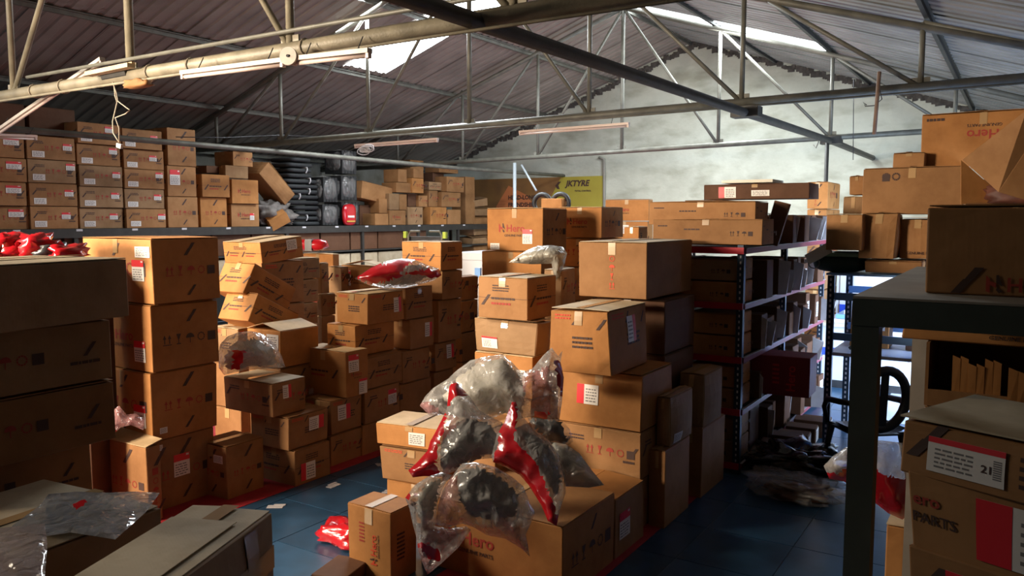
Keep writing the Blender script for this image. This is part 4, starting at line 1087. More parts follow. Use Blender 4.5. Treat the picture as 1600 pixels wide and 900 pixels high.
# cartons and document flaps along the side that faces the aisle
SHN = ['floor level', 'second', 'third', 'fourth', 'top']
for li, z in enumerate(levels):
    y = RY0 + (.50 if li < 4 else 1.05); k = 0; rd = random.Random(li * 5 + 2); top = (levels[li + 1] if li < 4 else 2.42) - .06
    while y < RY1 - .12:
        l = rd.uniform(.12, .30); h = rd.uniform(.6, .95) * (top - z - .02); out = rd.uniform(-.03, .10)
        if li == 4: h = min(h, .28)
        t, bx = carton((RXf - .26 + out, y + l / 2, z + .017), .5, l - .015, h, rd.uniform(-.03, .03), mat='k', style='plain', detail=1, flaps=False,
               label=f"parts carton along rack aisle, {SHN[li]} shelf, {['first','second','third','fourth','fifth','sixth','seventh','eighth','ninth','tenth','eleventh','twelfth','thirteenth','fourteenth','fifteenth','sixteenth','seventeenth','eighteenth','nineteenth','twentieth'][k]} from the front", group='parts cartons along the rack aisle',
               stick=[('s', .15, .25, .6, .5, 'white')] if rd.random() < .55 else ())
        if rd.random() < .6:
            sw = rd.uniform(.03, .12) if y < 8.9 else rd.uniform(.10, .22); mb = MB(); mb.hexa([Vector(p) for p in ((.25, -l / 2 + .008, .0), (.25 + sw * .7, -l / 2 + rd.uniform(-.02, .01), .01), (.25, -l / 2 + .012, 0), (.25 + sw * .7, -l / 2 + .014, .01),
                (.25, -l / 2 + .008, h * .95), (.25 + sw, -l / 2 - .005, h * rd.uniform(.7, .95)), (.25, -l / 2 + .012, h * .95), (.25 + sw, -l / 2 - .001, h * rd.uniform(.7, .95)))], PAPER)
            mb.build('end_flap', t)
        y += l + rd.uniform(.0, .05); k += 1
# cartons on top of the rack
def topbox(xl, xc, yt, yb, d, label, mat='b', style='long', l=.35, **kw):
    P, w2, l2, Xd, Yd = solve_box(xc, yt, d, 0, xl=xl, l=l); c = P - Xd * (w2 / 2) + Yd * (l / 2); zb = onD(xc, yb, d).z
    return carton((c.x, c.y, zb), w2, l, P.z - zb - .008, 0, mat=mat, style=style, label=label, group='long cartons on top of the rack', **kw)
topbox(1020, 1192, 341, 383, 6.62, 'long tan carton lying across the front top of the rack', l=.36)
carton((-2.50, 7.25, 1.955), .8, .38, .17, 0, mat='b', style='plain', label='hidden long carton under the second long carton on the rack', detail=1)
P = onD(1181, 312, 7.05)
carton((P.x - .5, P.y + .2, 2.135), 1.0, .4, P.z - 2.145, 0, mat='b', style='long', label='second long tan carton behind the first on the rack top')
topbox(1100, 1265, 284, 310, 8.1, 'dark long carton with two stickers on the far rack top', mat='k', style='plain', l=.45, stick=[('f', .15, .1, .17, .75, 'left'), ('f', .47, .2, .17, .4, 'white')])
carton((-2.74, 8.25, 1.955), .40, .7, .42, 0, mat='k', style='plain', label='dark carton carrying the stickered long carton on the rack', detail=1)
P = onD(1217, 280, 8.35); 
mb = MB(); a = onD(1103, 279, 8.2); mb.box((a.x, P.y - .05, P.z - .03), (P.x - .05, P.y + .4, P.z), PALEP); tag(mb.build('foam_sheet'), 'pale foam sheet lying on the dark long carton', 'foam sheet')
P = onD(1215, 330, 7.6)
carton((P.x - .02, 7.62, 1.955), .14, .26, .40, .2, tilt=(0, .25), mat='k', style='plain', label='narrow dark carton leaning out from the rack top', detail=1, flaps=False)
stack('orange column behind the rack', 11.2, [
    dict(xl=1262, xc=1294, xr=1313, yt=283, mat='o', style='picto'),
    dict(xl=1262, xc=1292, xr=1312, yt=326, mat='o', style='picto')], fill=4)
# spill of white ended boxes along the floor by the rack
for k in range(7):
    y = 7.15 + k * .24; x = -1.74 + .02 * k
    carton((x - .1, y, .001), .28, .20, .13 + .02 * (k % 3), .1, mat='k', style='plain', detail=1, flaps=False, stick=[('s', .05, .08, .9, .84, 'white')], group='white ended boxes on the floor by the rack',
           label=f"low white ended box on the floor by the rack, {['nearest', 'second nearest', 'third nearest', 'fourth', 'third from far end', 'second from far end', 'farthest'][k]}")
# red logo carton sticking out of the rack
P = onX(1262, 618, -1.60)
t, bx = carton((-1.80, P.y - .1, .60), .52, .34, .36, .04, mat='k', style='none', prints=False, flaps=False, detail=1, label='dark red carton with logo sticking out of the rack near the chair')
for c_ in t.children: c_.data.materials[0] = plain('maroon_board', (.22, .012, .02), .6)
mb = MB(); f = Face(bx, 'f'); f.text(mb, 'Hero', .40, .05, .11, RED, rot=1); f.lines(mb, .20, .10, .06, .20, 5, RED, 3); mb.build('lettering', t)['kind'] = 'stuff'

# black rubbish bag and clear bag on the dark floor
P = onZ(1235, 775, 0)
mb, _ = blob(.60, .5, .22, plain('black_film', (.008, .008, .01), .25, coat=.5, bump=.8, bscale=14), 4, .42, 44, 26); o = mb.build('rubbish_bag', None, True); o.location = (P.x - .12, P.y + .62, .001); tag(o, 'glossy black bag slumped on the floor beside the rack', 'bag')
t = empty('parts_bag', (P.x + .05, P.y, .001)); tag(t, 'clear bag with brown parts on the dark floor', 'bag')
mb, _ = blob(.42, .26, .10, K['k'], 9, .3, 30, 18); mb.build('contents', t, True)
mb, _ = blob(.60, .40, .15, FILMD, 10, .4, 40, 24); mb.build('film', t, True)
# ================================================================ PLASTIC BAGS (silhouette gives size; each is a filled pillow with real depth)
def inside(poly, x, y):
    c = False; n = len(poly); j = n - 1
    for i in range(n):
        xi, yi = poly[i]; xj, yj = poly[j]
        if (yi > y) != (yj > y) and x < (xj - xi) * (y - yi) / (yj - yi) + xi: c = not c
        j = i
    return c
def segd(poly, x, y):
    best = 1e9; n = len(poly)
    for i in range(n):
        x0, y0 = poly[i]; x1, y1 = poly[(i + 1) % n]; dx, dy = x1 - x0, y1 - y0
        t_ = max(0, min(1, ((x - x0) * dx + (y - y0) * dy) / (dx * dx + dy * dy + 1e-9)))
        best = min(best, math.hypot(x - x0 - t_ * dx, y - y0 - t_ * dy))
    return best
def bag(label, outline, dfun, thick, reds=(), fill=None, mat=None, step=5, seed=1, wr=.02, group='film parcels heaped on the centre pile', name='film_bag', pinks=()):
    """outline in pixels; dfun(x,y) -> distance of the middle sheet; thick in metres; fill = (scale, material) dark or pale content"""
    mat = mat or FILM; poly = []
    n = len(outline)
    for i in range(n):
        x0, y0 = outline[i]; x1, y1 = outline[(i + 1) % n]; k = max(1, int(math.hypot(x1 - x0, y1 - y0) / step))
        for q in range(k): poly.append((x0 + (x1 - x0) * q / k, y0 + (y1 - y0) * q / k))
    xs = [p[0] for p in outline]; ys = [p[1] for p in outline]
    pts = list(poly); nb = len(poly); rd = random.Random(seed)
    y = min(ys)
    while y < max(ys):
        x = min(xs)
        while x < max(xs):
            a, b = x + rd.uniform(-.3, .3) * step, y + rd.uniform(-.3, .3) * step
            if inside(outline, a, b) and segd(outline, a, b) > step * .55: pts.append((a, b))
            x += step
        y += step
    r = delaunay_2d_cdt([Vector(p) for p in pts], [(i, (i + 1) % nb) for i in range(nb)], [tuple(range(nb))], 1, 1e-4)
    vs, fs = r[0], r[2]
    cx, cy = sum(xs) / n, sum(ys) / n; D0 = dfun(cx, cy); mx = max(segd(outline, v.x, v.y) for v in vs)
    C0 = onD(cx, max(ys), D0)
    t = empty(name, C0); tag(t, label, 'plastic bag', group)
    def surf(v, sgn, sc=1.0, off=0):
        e = segd(outline, v.x, v.y) / mx; e = min(e, 1) ** .55
        q = Vector((v.x * .016, v.y * .016, seed * 3.3)); q2 = Vector((v.x * .05, v.y * .035, seed * 1.7 + sgn))
        cr = (1 - abs(noise.noise(q * 1.6)) * 2) * .5 + (.5 - abs(noise.noise(q2)) * 1.4)
        f = e * thick * .5 * (1 + .5 * noise.noise(q)) + (wr * cr * min(1, e * 2.5) if sc == 1 else 0)
        return onD(v.x, v.y, dfun(v.x, v.y) - sgn * f * sc - off) - C0
    parts = {}
    for fc in fs:
        mxx = sum(vs[i].x for i in fc) / len(fc); myy = sum(vs[i].y for i in fc) / len(fc)
        for sgn in (1, -1):
            key = 'clear_film'
            if any(inside(p, mxx, myy) for p in reds) and sgn == 1: key = 'red_print'
            elif any(inside(p, mxx, myy) for p in pinks) and sgn == 1: key = 'pink_film'
            if key not in parts: parts[key] = (MB(), {})
            m_, ix = parts[key]; q = []
            for i in fc:
                if (i, sgn) not in ix: ix[(i, sgn)] = len(m_.v); m_.v.append(tuple(surf(vs[i], sgn)))
                q.append(ix[(i, sgn)])
            m_.f.append(tuple(q) if sgn == 1 else tuple(q[::-1])); m_.m.append(0)
    for k, (m_, ix) in parts.items():
        m_.mats = [REDP if k == 'red_print' else FILMP if k == 'pink_film' else mat]
        ob_ = m_.build(k, t, True)
        if k != 'clear_film': ob_['kind'] = 'stuff'
    if fill:
        for (poly2, fm, fs_) in fill:
            m_ = MB(); ix = {}; m_.mats = [fm]
            for fc in fs:
                mxx = sum(vs[i].x for i in fc) / len(fc); myy = sum(vs[i].y for i in fc) / len(fc)
                if not inside(poly2, mxx, myy): continue
                for sgn in (1, -1):
                    q = []
                    for i in fc:
                        if (i, sgn) not in ix:
                            e = min(1, segd(poly2, vs[i].x, vs[i].y) / 22.0) if inside(poly2, vs[i].x, vs[i].y) else 0
                            ix[(i, sgn)] = len(m_.v); p = surf(vs[i], sgn, fs_ * e ** .5); m_.v.append(tuple(p))
                        q.append(ix[(i, sgn)])
                    m_.f.append(tuple(q) if sgn == 1 else tuple(q[::-1])); m_.m.append(0)
            m_.build('contents', t, True)
    return t

bag('big clear bag with pale cover inside, lying highest on the centre cartons',
    [(656, 634), (664, 620), (677, 606), (700, 592), (712, 580), (735, 563), (765, 556), (785, 554), (800, 566), (815, 582), (832, 576), (848, 556), (862, 543), (872, 556), (879, 548), (876, 566), (881, 590), (878, 630), (874, 656), (860, 658), (835, 650), (812, 655), (790, 645), (765, 655), (740, 655), (712, 650), (690, 648), (672, 650)],
    lambda x, y: 5.15 - (x - 770) * .0004 - (y - 600) * .0012, .30,
    reds=[[(866, 560), (882, 570), (882, 640), (872, 600)], [(836, 642), (860, 646), (850, 662), (834, 655)]],
    pinks=[[(654, 636), (666, 625), (690, 645), (670, 655)], [(815, 590), (880, 560), (880, 660), (838, 645), (820, 620)]],
    fill=[([(690, 622), (715, 590), (745, 568), (785, 560), (810, 585), (822, 610), (815, 645), (790, 645), (750, 648), (720, 640)], PALEP, .72)], seed=2, wr=.03)
bag('clear bag with dark grey part and a red printed peak, left of the heap',
    [(638, 735), (650, 724), (668, 704), (672, 690), (682, 672), (698, 640), (702, 604), (710, 594), (722, 606), (736, 622), (748, 640), (765, 650), (785, 660), (788, 690), (780, 706), (770, 716), (745, 718), (715, 735), (690, 745), (662, 744), (645, 746)],
    lambda x, y: 4.85 - (y - 600) * .0016, .24,
    reds=[[(700, 606), (710, 593), (724, 606), (728, 618), (712, 620), (705, 625), (697, 645), (694, 668), (684, 700), (680, 726), (690, 745), (636, 746), (638, 730), (664, 706), (670, 688), (684, 668), (697, 640)]],
    pinks=[[(695, 645), (715, 650), (712, 668), (688, 690)], [(722, 606), (790, 655), (788, 665), (740, 632)]],
    fill=[([(690, 690), (705, 672), (730, 655), (762, 660), (778, 680), (775, 705), (745, 718), (710, 732), (688, 732)], DARKP, .62)], seed=5, wr=.022)
bag('clear bag with a broad glossy red stripe leaning at the right of the heap',
    [(768, 712), (776, 680), (788, 660), (800, 628), (806, 628), (816, 650), (835, 672), (858, 688), (874, 712), (884, 740), (884, 770), (874, 800), (870, 822), (856, 814), (846, 790), (826, 758), (812, 742), (790, 730), (770, 722)],
    lambda x, y: 4.55 - (y - 700) * .0012, .22,
    reds=[[(784, 664), (800, 627), (808, 628), (807, 660), (803, 688), (818, 702), (838, 722), (850, 752), (862, 780), (872, 806), (872, 824), (856, 816), (846, 790), (824, 756), (806, 740), (782, 728), (770, 724), (776, 700)]],
    fill=[([(812, 670), (835, 680), (860, 700), (876, 735), (874, 775), (864, 770), (850, 740), (826, 705)], GREYP, .5)], seed=8, wr=.02)
bag('clear bag with crumpled grey contents and reddish left edge, front of the heap',
    [(680, 820), (684, 790), (692, 765), (706, 744), (722, 724), (745, 722), (775, 730), (800, 745), (818, 760), (830, 790), (836, 800), (832, 812), (822, 835), (828, 870), (816, 858), (790, 842), (760, 836), (740, 824), (722, 818), (700, 824)],
    lambda x, y: 4.22 - (y - 780) * .0004, .22,
    pinks=[[(680, 825), (684, 785), (706, 742), (716, 745), (716, 790), (725, 820)], [(735, 820), (795, 832), (830, 800), (830, 880), (750, 850)]],
    fill=[([(716, 735), (750, 730), (785, 748), (812, 775), (806, 806), (770, 812), (735, 806), (718, 780)], GREYP, .5)], seed=11, wr=.035, mat=FILM)
bag('clear bag with silver lining hanging down over the front carton corner',
    [(633, 778), (648, 758), (668, 745), (690, 738), (706, 742), (692, 762), (684, 785), (680, 822), (702, 826), (728, 822), (736, 828), (716, 856), (690, 880), (668, 898), (660, 880), (654, 862), (650, 838), (644, 815), (640, 795)],
    lambda x, y: 4.28 + (x - 680) * .001, .18,
    reds=[[(652, 850), (662, 848), (690, 862), (686, 878), (668, 872)], [(630, 776), (640, 772), (640, 784)]],
    pinks=[[(690, 826), (740, 826), (700, 870), (680, 855)], [(650, 850), (672, 846), (670, 900), (655, 870)]],
    fill=[([(652, 775), (668, 755), (688, 748), (684, 775), (676, 810), (662, 820), (650, 800)], PALEP, .6)], seed=14, wr=.03)
bag('dull grey bag end poking out to the right below the heap', 
    [(860, 690), (884, 694), (905, 708), (925, 735), (944, 758), (920, 762), (884, 760), (876, 730)],
    lambda x, y: 4.60 - (y - 720) * .003, .16, mat=BUBBLE, seed=17, wr=.012)
bag('dark filled bag under the highest bag at the right', 
    [(822, 650), (850, 655), (876, 655), (890, 670), (896, 690), (880, 700), (855, 690), (835, 672)],
    lambda x, y: 4.95, .25, mat=FILMD, fill=[([(826, 655), (876, 658), (888, 690), (855, 688)], DARKP, .8)], seed=18)
bag('grey bubble wrapped bundle lying on the battered carton',
    [(795, 410), (806, 402), (822, 392), (840, 384), (862, 383), (880, 386), (886, 396), (882, 412), (874, 432), (868, 440), (864, 425), (862, 412), (830, 413)],
    lambda x, y: 6.75, .34, mat=BUBBLE, fill=[([(812, 408), (840, 390), (876, 390), (876, 425), (862, 412), (830, 412)], GREYP, .7)], seed=20, wr=.02, group='film parcels on the back of the centre pile')
bag('red and clear printed bag draped over the dark column',
    [(554, 435), (568, 426), (580, 418), (600, 409), (626, 404), (648, 406), (668, 414), (686, 420), (690, 430), (678, 438), (655, 445), (630, 450), (600, 450), (578, 446)],
    lambda x, y: 7.75 + (x - 620) * .003, .40,
    reds=[[(556, 434), (585, 416), (626, 404), (648, 407), (625, 425), (628, 432), (602, 440), (578, 444)], [(630, 428), (660, 420), (690, 424), (684, 434), (650, 430)]],
    fill=[([(575, 440), (600, 420), (650, 412), (680, 425), (650, 442), (600, 446)], PALEP, .7)], seed=23, wr=.03, group='film parcels on the left rows')
bag('clear bag with a red sticker bulging beside the tower',
    [(341, 552), (344, 538), (355, 526), (372, 519), (392, 517), (412, 522), (430, 538), (440, 556), (446, 574), (420, 576), (385, 578), (350, 586), (342, 575)],
    lambda x, y: 6.58, .40, reds=[[(365, 546), (384, 546), (380, 562), (376, 578), (362, 578)]],
    fill=[([(350, 560), (365, 535), (400, 528), (425, 545), (436, 570), (390, 572), (355, 578)], PALEP, .8)], pinks=[[(341, 530), (355, 528), (352, 560), (341, 580)]], seed=26, wr=.03, group='film parcels on the left rows')
bag('pink white film bag resting on the open carton by the tower foot',
    [(142, 690), (150, 680), (172, 672), (178, 640), (186, 634), (198, 648), (212, 646), (226, 655), (224, 672), (205, 664), (188, 668), (178, 678), (160, 690)],
    lambda x, y: 5.35, .16, mat=FILMP, reds=[[(140, 680), (178, 672), (188, 668), (176, 684), (144, 694)]], seed=29, wr=.02, group='film parcels on the left rows')
bag('flat grey polythene bag with shiny folds on the near left carton',
    [(18, 822), (62, 790), (76, 772), (120, 768), (160, 770), (210, 768), (250, 770), (228, 800), (206, 820), (180, 843), (150, 838), (110, 832), (70, 838), (30, 830)],
    lambda x, y: 2.98 - (y - 790) * .0060, .05, mat=film('smoky_film', (.42, .43, .45), .45, .8, .12), reds=[[(112, 792), (130, 780), (136, 782), (126, 796)]],
    fill=[([(76, 780), (150, 776), (180, 790), (150, 812), (80, 825), (72, 800)], DARKP, .6)], seed=31, wr=.016, step=6, group='film parcels in the near left corner')
bag('pinkish clear film bag at the bottom left corner of the frame',
    [(-40, 830), (10, 824), (70, 818), (74, 850), (70, 900), (68, 960), (-40, 980)],
    lambda x, y: 2.52 - (y - 860) * .0035, .06, mat=film('rosy_film', (.50, .42, .42), .4, .75, .15), seed=33, wr=.018, step=8, group='film parcels in the near left corner')
bag('red and clear bag on the aisle carton behind the grey rack leg',
    [(1287, 728), (1300, 714), (1320, 700), (1345, 690), (1375, 688), (1412, 692), (1425, 700), (1428, 740), (1424, 800), (1410, 812), (1388, 802), (1360, 780), (1345, 768), (1318, 752), (1296, 748)],
    lambda x, y: 3.50, .22, reds=[[(1286, 738), (1310, 740), (1345, 718), (1380, 742), (1428, 752), (1424, 812), (1400, 812), (1345, 772), (1316, 752), (1290, 750)]], seed=35, wr=.02, group='film parcels in the aisle')
# small red pouch and black box end on the floor near the sideways logo carton
P = onZ(538, 848, 0); mb, _ = blob(.34, .22, .12, REDP, 44, .35, 20, 12); o = mb.build('red_pouch', None, True); o.location = (P.x, P.y, .001); tag(o, 'crumpled red pouch on the blue floor by the sideways logo carton', 'pouch')
P = onZ(527, 905, 0)
t, bx = carton((P.x + .05, P.y - .02, .001), .22, .3, .10, .2, mat='k', style='plain', flaps=False, prints=False, label='low black carton with white end at the foot of the sideways logo carton', stick=[('f', .05, .1, .5, .8, 'white')])
# paper scraps on the tiles
for k, (x, y) in enumerate(((430, 792), (521, 759), (598, 727), (612, 768))):
    P = onZ(x, y, 0); mb = MB(); mb.box((-.06, -.03, 0), (.06, .03, .002), PAPER); mb.box((-.02, .02, .001), (.07, .05, .0035), PAPER); o = mb.build('paper_scrap'); o.location = (P.x, P.y, .0012); o.rotation_euler = (0, 0, .6 + k)
    tag(o, ['white paper scrap on blue floor nearest the grey carton', 'white paper scrap in the middle of the blue floor', 'white paper scrap on the blue floor by the double lid column', 'white paper scrap beside the upright carton on blue floor'][k], 'paper', 'scraps on the blue floor')
P = onZ(628, 779, .49)
mb = MB(); mb.box((-.07, -.02, 0), (.07, .02, .006), PAPER); mb.box((-.07, -.02, .006), (-.03, .02, .009), RED); o = mb.build('folded_slip'); o.location = (onD(610, 800, 4.62).x + .02, onD(610, 800, 4.62).y + .30, onD(610, 800, 4.62).z + .012); o.rotation_euler = (0, 0, .5)
tag(o, 'folded white slip lying on the sideways logo carton', 'paper')

# ================================================================ FOREGROUND LEFT
P = onD(256, 792, 3.02)
carton((P.x - .38, P.y - .30, .62), .72, .56, P.z - .63, .10, mat='d', style='plain', topmat='g', label='near brown carton under the shiny grey bag, bottom left', bulge=.006)
carton((P.x - .38, P.y - .30, .001), .70, .55, .61, .10, mat='b', style='plain', label='carton carrying the near brown carton at bottom left')
P = onD(423, 793, 2.72); rz = .38
c = P - Vector((math.cos(rz), math.sin(rz), 0)) * .15 - Vector((-math.sin(rz), math.cos(rz), 0)) * .5
t, bx = carton((c.x, c.y, .66), .30, 1.0, P.z - .67, rz, mat='d', style='plain', topmat='g', crush=.012, bulge=.03, label='long dusty grey carton with taped lid in the near foreground', lift=.0)
mb = MB(); mb.box((-.14, -.42, bx['h'] + .006), (.10, .36, bx['h'] + .009), K['g']); mb.build('lid_panel', t)
mb = MB(); f = Face(bx, 's'); f.quad(mb, .0, bx['h'] * .62, 1.0, bx['h'] * .78, TAPE, .004, n=8); f.quad(mb, .80, .05, .88, bx['h'] * .98, TAPE, .005, n=6); mb.build('tape', t)
carton((c.x, c.y, .001), .32, .98, .65, rz, mat='b', style='plain', label='brown carton below the long dusty grey carton')

# ================================================================ GREY STEEL RACK, right foreground
GX, GY0, GY1, GZ, GX1 = -.36, 2.19, 3.66, 2.0, 1.2
t = empty('steel_table', (GX, GY0, 0)); tag(t, 'tall grey steel table with square legs in the right foreground', 'table')
def G(mb, nm): o = mb.build(nm, t); o.location = Vector((-GX, -GY0, 0)); return o
TOPM = plain('dusty_table_top', (.34, .30, .25), .7, var=.3, scale=5); TS = plain('table_green_grey', (.072, .088, .075), .5, .2, var=.25)
mb = MB(); mb.box((GX, GY0, GZ - .006), (GX1, GY1, GZ), TOPM); G(mb, 'table_top')
for lo, hi in (((GX, GY0 - .002, GZ - .075), (GX1, GY0 + .05, GZ - .007)), ((GX, GY1 - .05, GZ - .075), (GX1, GY1, GZ - .007)), ((GX, GY0 + .05, GZ - .075), (GX + .05, GY1 - .05, GZ - .007))):
    mb = MB(); mb.box(lo, hi, TS); G(mb, 'rail')
for x in (GX, GX1 - .065):
    for y in (GY0, GY1 - .065):
        mb = MB(); mb.box((x, y, 0), (x + .064, y + .064, GZ - .076), TS if y < 3 else TOPM); G(mb, 'leg')
# big carton on the table
P = onD(1450, 453, 2.12)
t, bx = carton((P.x + .36, P.y - .02 + .2, GZ + .001), .72, .40, .232, -.04, mat='b', style='none', label='near tan carton lying on the grey steel table, logo at its lower edge')
mb = MB(); f = Face(bx, 'f'); f.slash(mb, .06, .004, .07); f.logo(mb, .14, .012, .045, bright=False); mb.build('printing', t)['kind'] = 'stuff'
# below the table
RZn = -.38
def lowbox(px, py, d, w_, l, h, rz, label, **kw):
    P = onD(px, py, d); Xd = Vector((math.cos(rz), math.sin(rz), 0)); Yd = Vector((-math.sin(rz), math.cos(rz), 0))
    c = P + Xd * (w_ / 2) + Yd * (l / 2); z = P.z - h
    return carton((c.x, c.y, max(z, .001)), w_, l, h - .008, rz, label=label, group='cartons under the grey table', **kw), z, c
(q, z1, c) = lowbox(1404, 642, 1.78, .62, .36, .140, RZn, 'near carton with white sticker numbered 21 under the table', mat='b', topmat='g', style='none', crush=.012, bulge=.006, stick=[('f', .10, .18, .26, .64, 'band', '21')])
t, bx = q
mb = MB(); f = Face(bx, 'f'); f.slash(mb, .012, .05, .085); f.lines(mb, .25, .03, .3, .08, 4, PRINT_K, 4); mb.build('printing', t)['kind'] = 'stuff'
(q, z2, c) = lowbox(1424, 722, 1.76, .60, .36, .205, RZn + .02, 'near carton with wide red and white label under the table', mat='b', style='none', crush=.01, stick=[('f', .24, .16, .34, .72, 'left')])
t, bx = q; mb = MB(); f = Face(bx, 'f'); f.text(mb, 'ero', .010, .120, .042, PRINT_R); f.text(mb, 'PARTS', .008, .078, .034, PRINT_K); mb.build('printing', t)['kind'] = 'stuff'
(q, z3, c) = lowbox(1424, 838, 1.76, .60, .36, .16, RZn, 'near carton with white sticker numbered 25 at the bottom right', mat='b', style='none', crush=.01, stick=[('f', .14, .16, .26, .64, 'band', '25')])
t, bx = q; mb = MB(); f = Face(bx, 'f'); f.slash(mb, .0, .03, .09); mb.build('printing', t)['kind'] = 'stuff'
zz = z3; k = 0
while zz > .05:
    h = min(.30, zz - .002) if zz > .32 else zz - .002
    carton((c.x, c.y, zz - h), .60, .36, h - .008, RZn, mat='b', style='plain', detail=1, label=f"carton below the one numbered 25, {['first', 'second', 'third', 'fourth', 'fifth'][k]} down", group='cartons under the grey table'); zz -= h; k += 1
# orange carton and open torn carton deeper below the table
P = onD(1413, 508, 2.72); zb = onD(1413, 531, 2.72).z
t, bx = carton((P.x + .5, P.y + .2, zb), 1.0, .36, P.z - zb - .006, -.05, mat='o', style='none', label='orange carton sagging under the steel table with black print')
mb = MB(); f = Face(bx, 'f'); f.text(mb, 'GENUINE PARTS', .26, .022, .021, PRINT_K); mb.build('printing', t)['kind'] = 'stuff'
P2_ = onD(1443, 540, 2.60); zb2 = onD(1443, 640, 2.60).z
t = empty('carton', (P2_.x + .42, P2_.y + .30, zb2)); tag(t, 'open carton with torn standing flaps beneath the orange carton', 'box', 'cartons under the grey table')
hh = zb - zb2 - .004
for lo, hi, nm in (((-.42, .18, 0), (.42, .19, hh), 'back_panel'), ((-.42, -.2, 0), (-.41, .18, hh), 'side_panel'), ((.41, -.2, 0), (.42, .18, hh), 'side_panel'), ((-.42, -.2, -.004), (.42, .19, 0), 'bottom_panel'), ((-.41, -.2, 0), (.41, -.192, hh * .25), 'front_panel')):
    mb = MB(); mb.box(lo, hi, K['b']); mb.build(nm, t)
rd = random.Random(2)
for i, (xa, xb, h2, ty) in enumerate(((-.34, -.20, .78, -.02), (-.18, -.02, .72, -.05), (0, .24, .60, -.03), (.25, .40, .66, -.02))):
    mb = MB(); n = 6; y = -.18 + ty * .2
    for k in range(n):
        a = xa + (xb - xa) * k / n; b = xa + (xb - xa) * (k + 1) / n; ha = hh * (h2 + rd.uniform(-.06, .06)); 
        mb.hexa([Vector(p) for p in ((a, y, 0), (b, y, 0), (a, y + .005, 0), (b, y + .005, 0), (a, y + ty, ha), (b, y + ty, ha - .01), (a, y + ty + .005, ha), (b, y + ty + .005, ha - .01))], K['o'])
    mb.build('torn_flap', t)
z = zb2; k = 0
while z > .02:
    h = min(.42, z - .001)
    carton((P2_.x + .42, P2_.y + .30, z - h), .84, .40, h - .008, 0, mat='b', style='plain', detail=1, label=f"carton under the torn open carton, {['first', 'second', 'third', 'fourth', 'fifth'][k]} down", group='cartons under the grey table'); z -= h; k += 1
# tan cartons beside the aisle behind the leg, carrying the red bag
P = onD(1372, 812, 3.50)
carton((P.x + .19, P.y + .16, .45), .32, .30, P.z - .465, .0, mat='o', style='plain', topmat='f', label='tan carton below the red and clear bag behind the table leg')
carton((P.x + .19, P.y + .16, .001), .32, .30, .44, .0, mat='b', style='plain', label='carton supporting the tan carton behind the table leg')

# ================================================================ BLACK PLASTIC CHAIR
P = onZ(1350, 740, 0); P = Vector((P.x, P.y, 0))
t = empty('plastic_chair', P, (0, 0, -2.45)); tag(t, 'black moulded plastic armchair with oval back opening in the aisle', 'chair')
mb = MB(); n = 10; g = []
for i in range(n + 1):
    for j in range(n + 1):
        x = (i / n - .5) * .46; y = (j / n - .5) * .44; g.append((x, y, .42 - .03 * math.cos(x * 5) * math.cos(y * 4) + .04 * (abs(x) / .23) ** 3))
for i in range(n):
    for j in range(n): mb.poly([g[i * 11 + j], g[(i + 1) * 11 + j], g[(i + 1) * 11 + j + 1], g[i * 11 + j + 1]], CHAIRP)
mb.box((-.23, -.225, .39), (.23, .225, .405), CHAIRP); mb.build('seat', t)
def arc(cx, cz, rx, rz_, n=28, y0=.21, lean=.10): return [(cx + rx * math.cos(a), y0 + lean * (cz + rz_ * math.sin(a) - .45), cz + rz_ * math.sin(a)) for a in [2 * PI * i / n for i in range(n + 1)]]
mb = MB(); mb.tube(arc(0, .70, .205, .25), .040, CHAIRP, 8, close=False); mb.build('back_frame', t, True)
for x in (0,):
    mb = MB(); mb.bar((x, .23, .45), (x * .9, .255, .93), .065, .014, CHAIRP, (0, 1, 0)); mb.build('back_slat', t)
for sx in (-1, 1):
    for sy in (-1, 1):
        mb = MB(); mb.tube([(sx * .20, sy * .19, .41), (sx * .225, sy * .22, .2), (sx * .25, sy * .25, 0)], [.032, .026, .022], CHAIRP, 8); mb.build('leg', t, True)
    mb = MB(); mb.tube([(sx * .24, -.20, .41), (sx * .27, -.21, .55), (sx * .275, -.15, .63), (sx * .27, .05, .65), (sx * .20, .22, .66)], [.022, .022, .028, .028, .02], CHAIRP, 8); mb.build('armrest', t, True)

# ================================================================ LIGHT BLUE RACK with the cartons piled on it
BX0, BX1, BY0, BY1 = -1.50, 1.15, 7.95, 8.9
t = empty('blue_rack', (BX0, BY0, 0)); tag(t, 'light blue rack with dark slotted posts in front of the bright doorway', 'rack')
def B(mb, nm): o = mb.build(nm, t); o.location = Vector((-BX0, -BY0, 0)); return o
for x in (BX0, -.1, BX1):
    for y in (BY0, BY1):
        mb = MB(); mb.box((x - .03, y - .03, 0), (x + .03, y - .022, 1.66), POSTB); mb.box((x + .022, y - .03, 0), (x + .03, y + .03, 1.66), POSTB)
        for k in range(32): mb.box((x - .008, y - .0315, .06 + k * .05), (x + .008, y - .0295, .085 + k * .05), PAPER)
        B(mb, 'post')
for z in (1.46, 1.08):
    for y in (BY0 + .03, BY1 - .03):
        mb = MB(); mb.box((BX0, y - .012, z - .035), (BX1, y + .012, z + .035), BLUE); B(mb, 'beam')
for z in (1.66,):
    mb = MB(); mb.box((BX0 - .05, BY0, z), (BX1, BY1, z + .02), BLUE); B(mb, 'shelf')
mb = MB(); mb.box((BX0, BY0, .90), (BX1, BY1, .93), WHITEP); B(mb, 'shelf')
mb = MB(); mb.bar((BX0 + .15, BY0 + .2, .95), (BX0 + .75, BY0 + .1, 1.45), .05, .03, STEEL); B(mb, 'diagonal_bar')
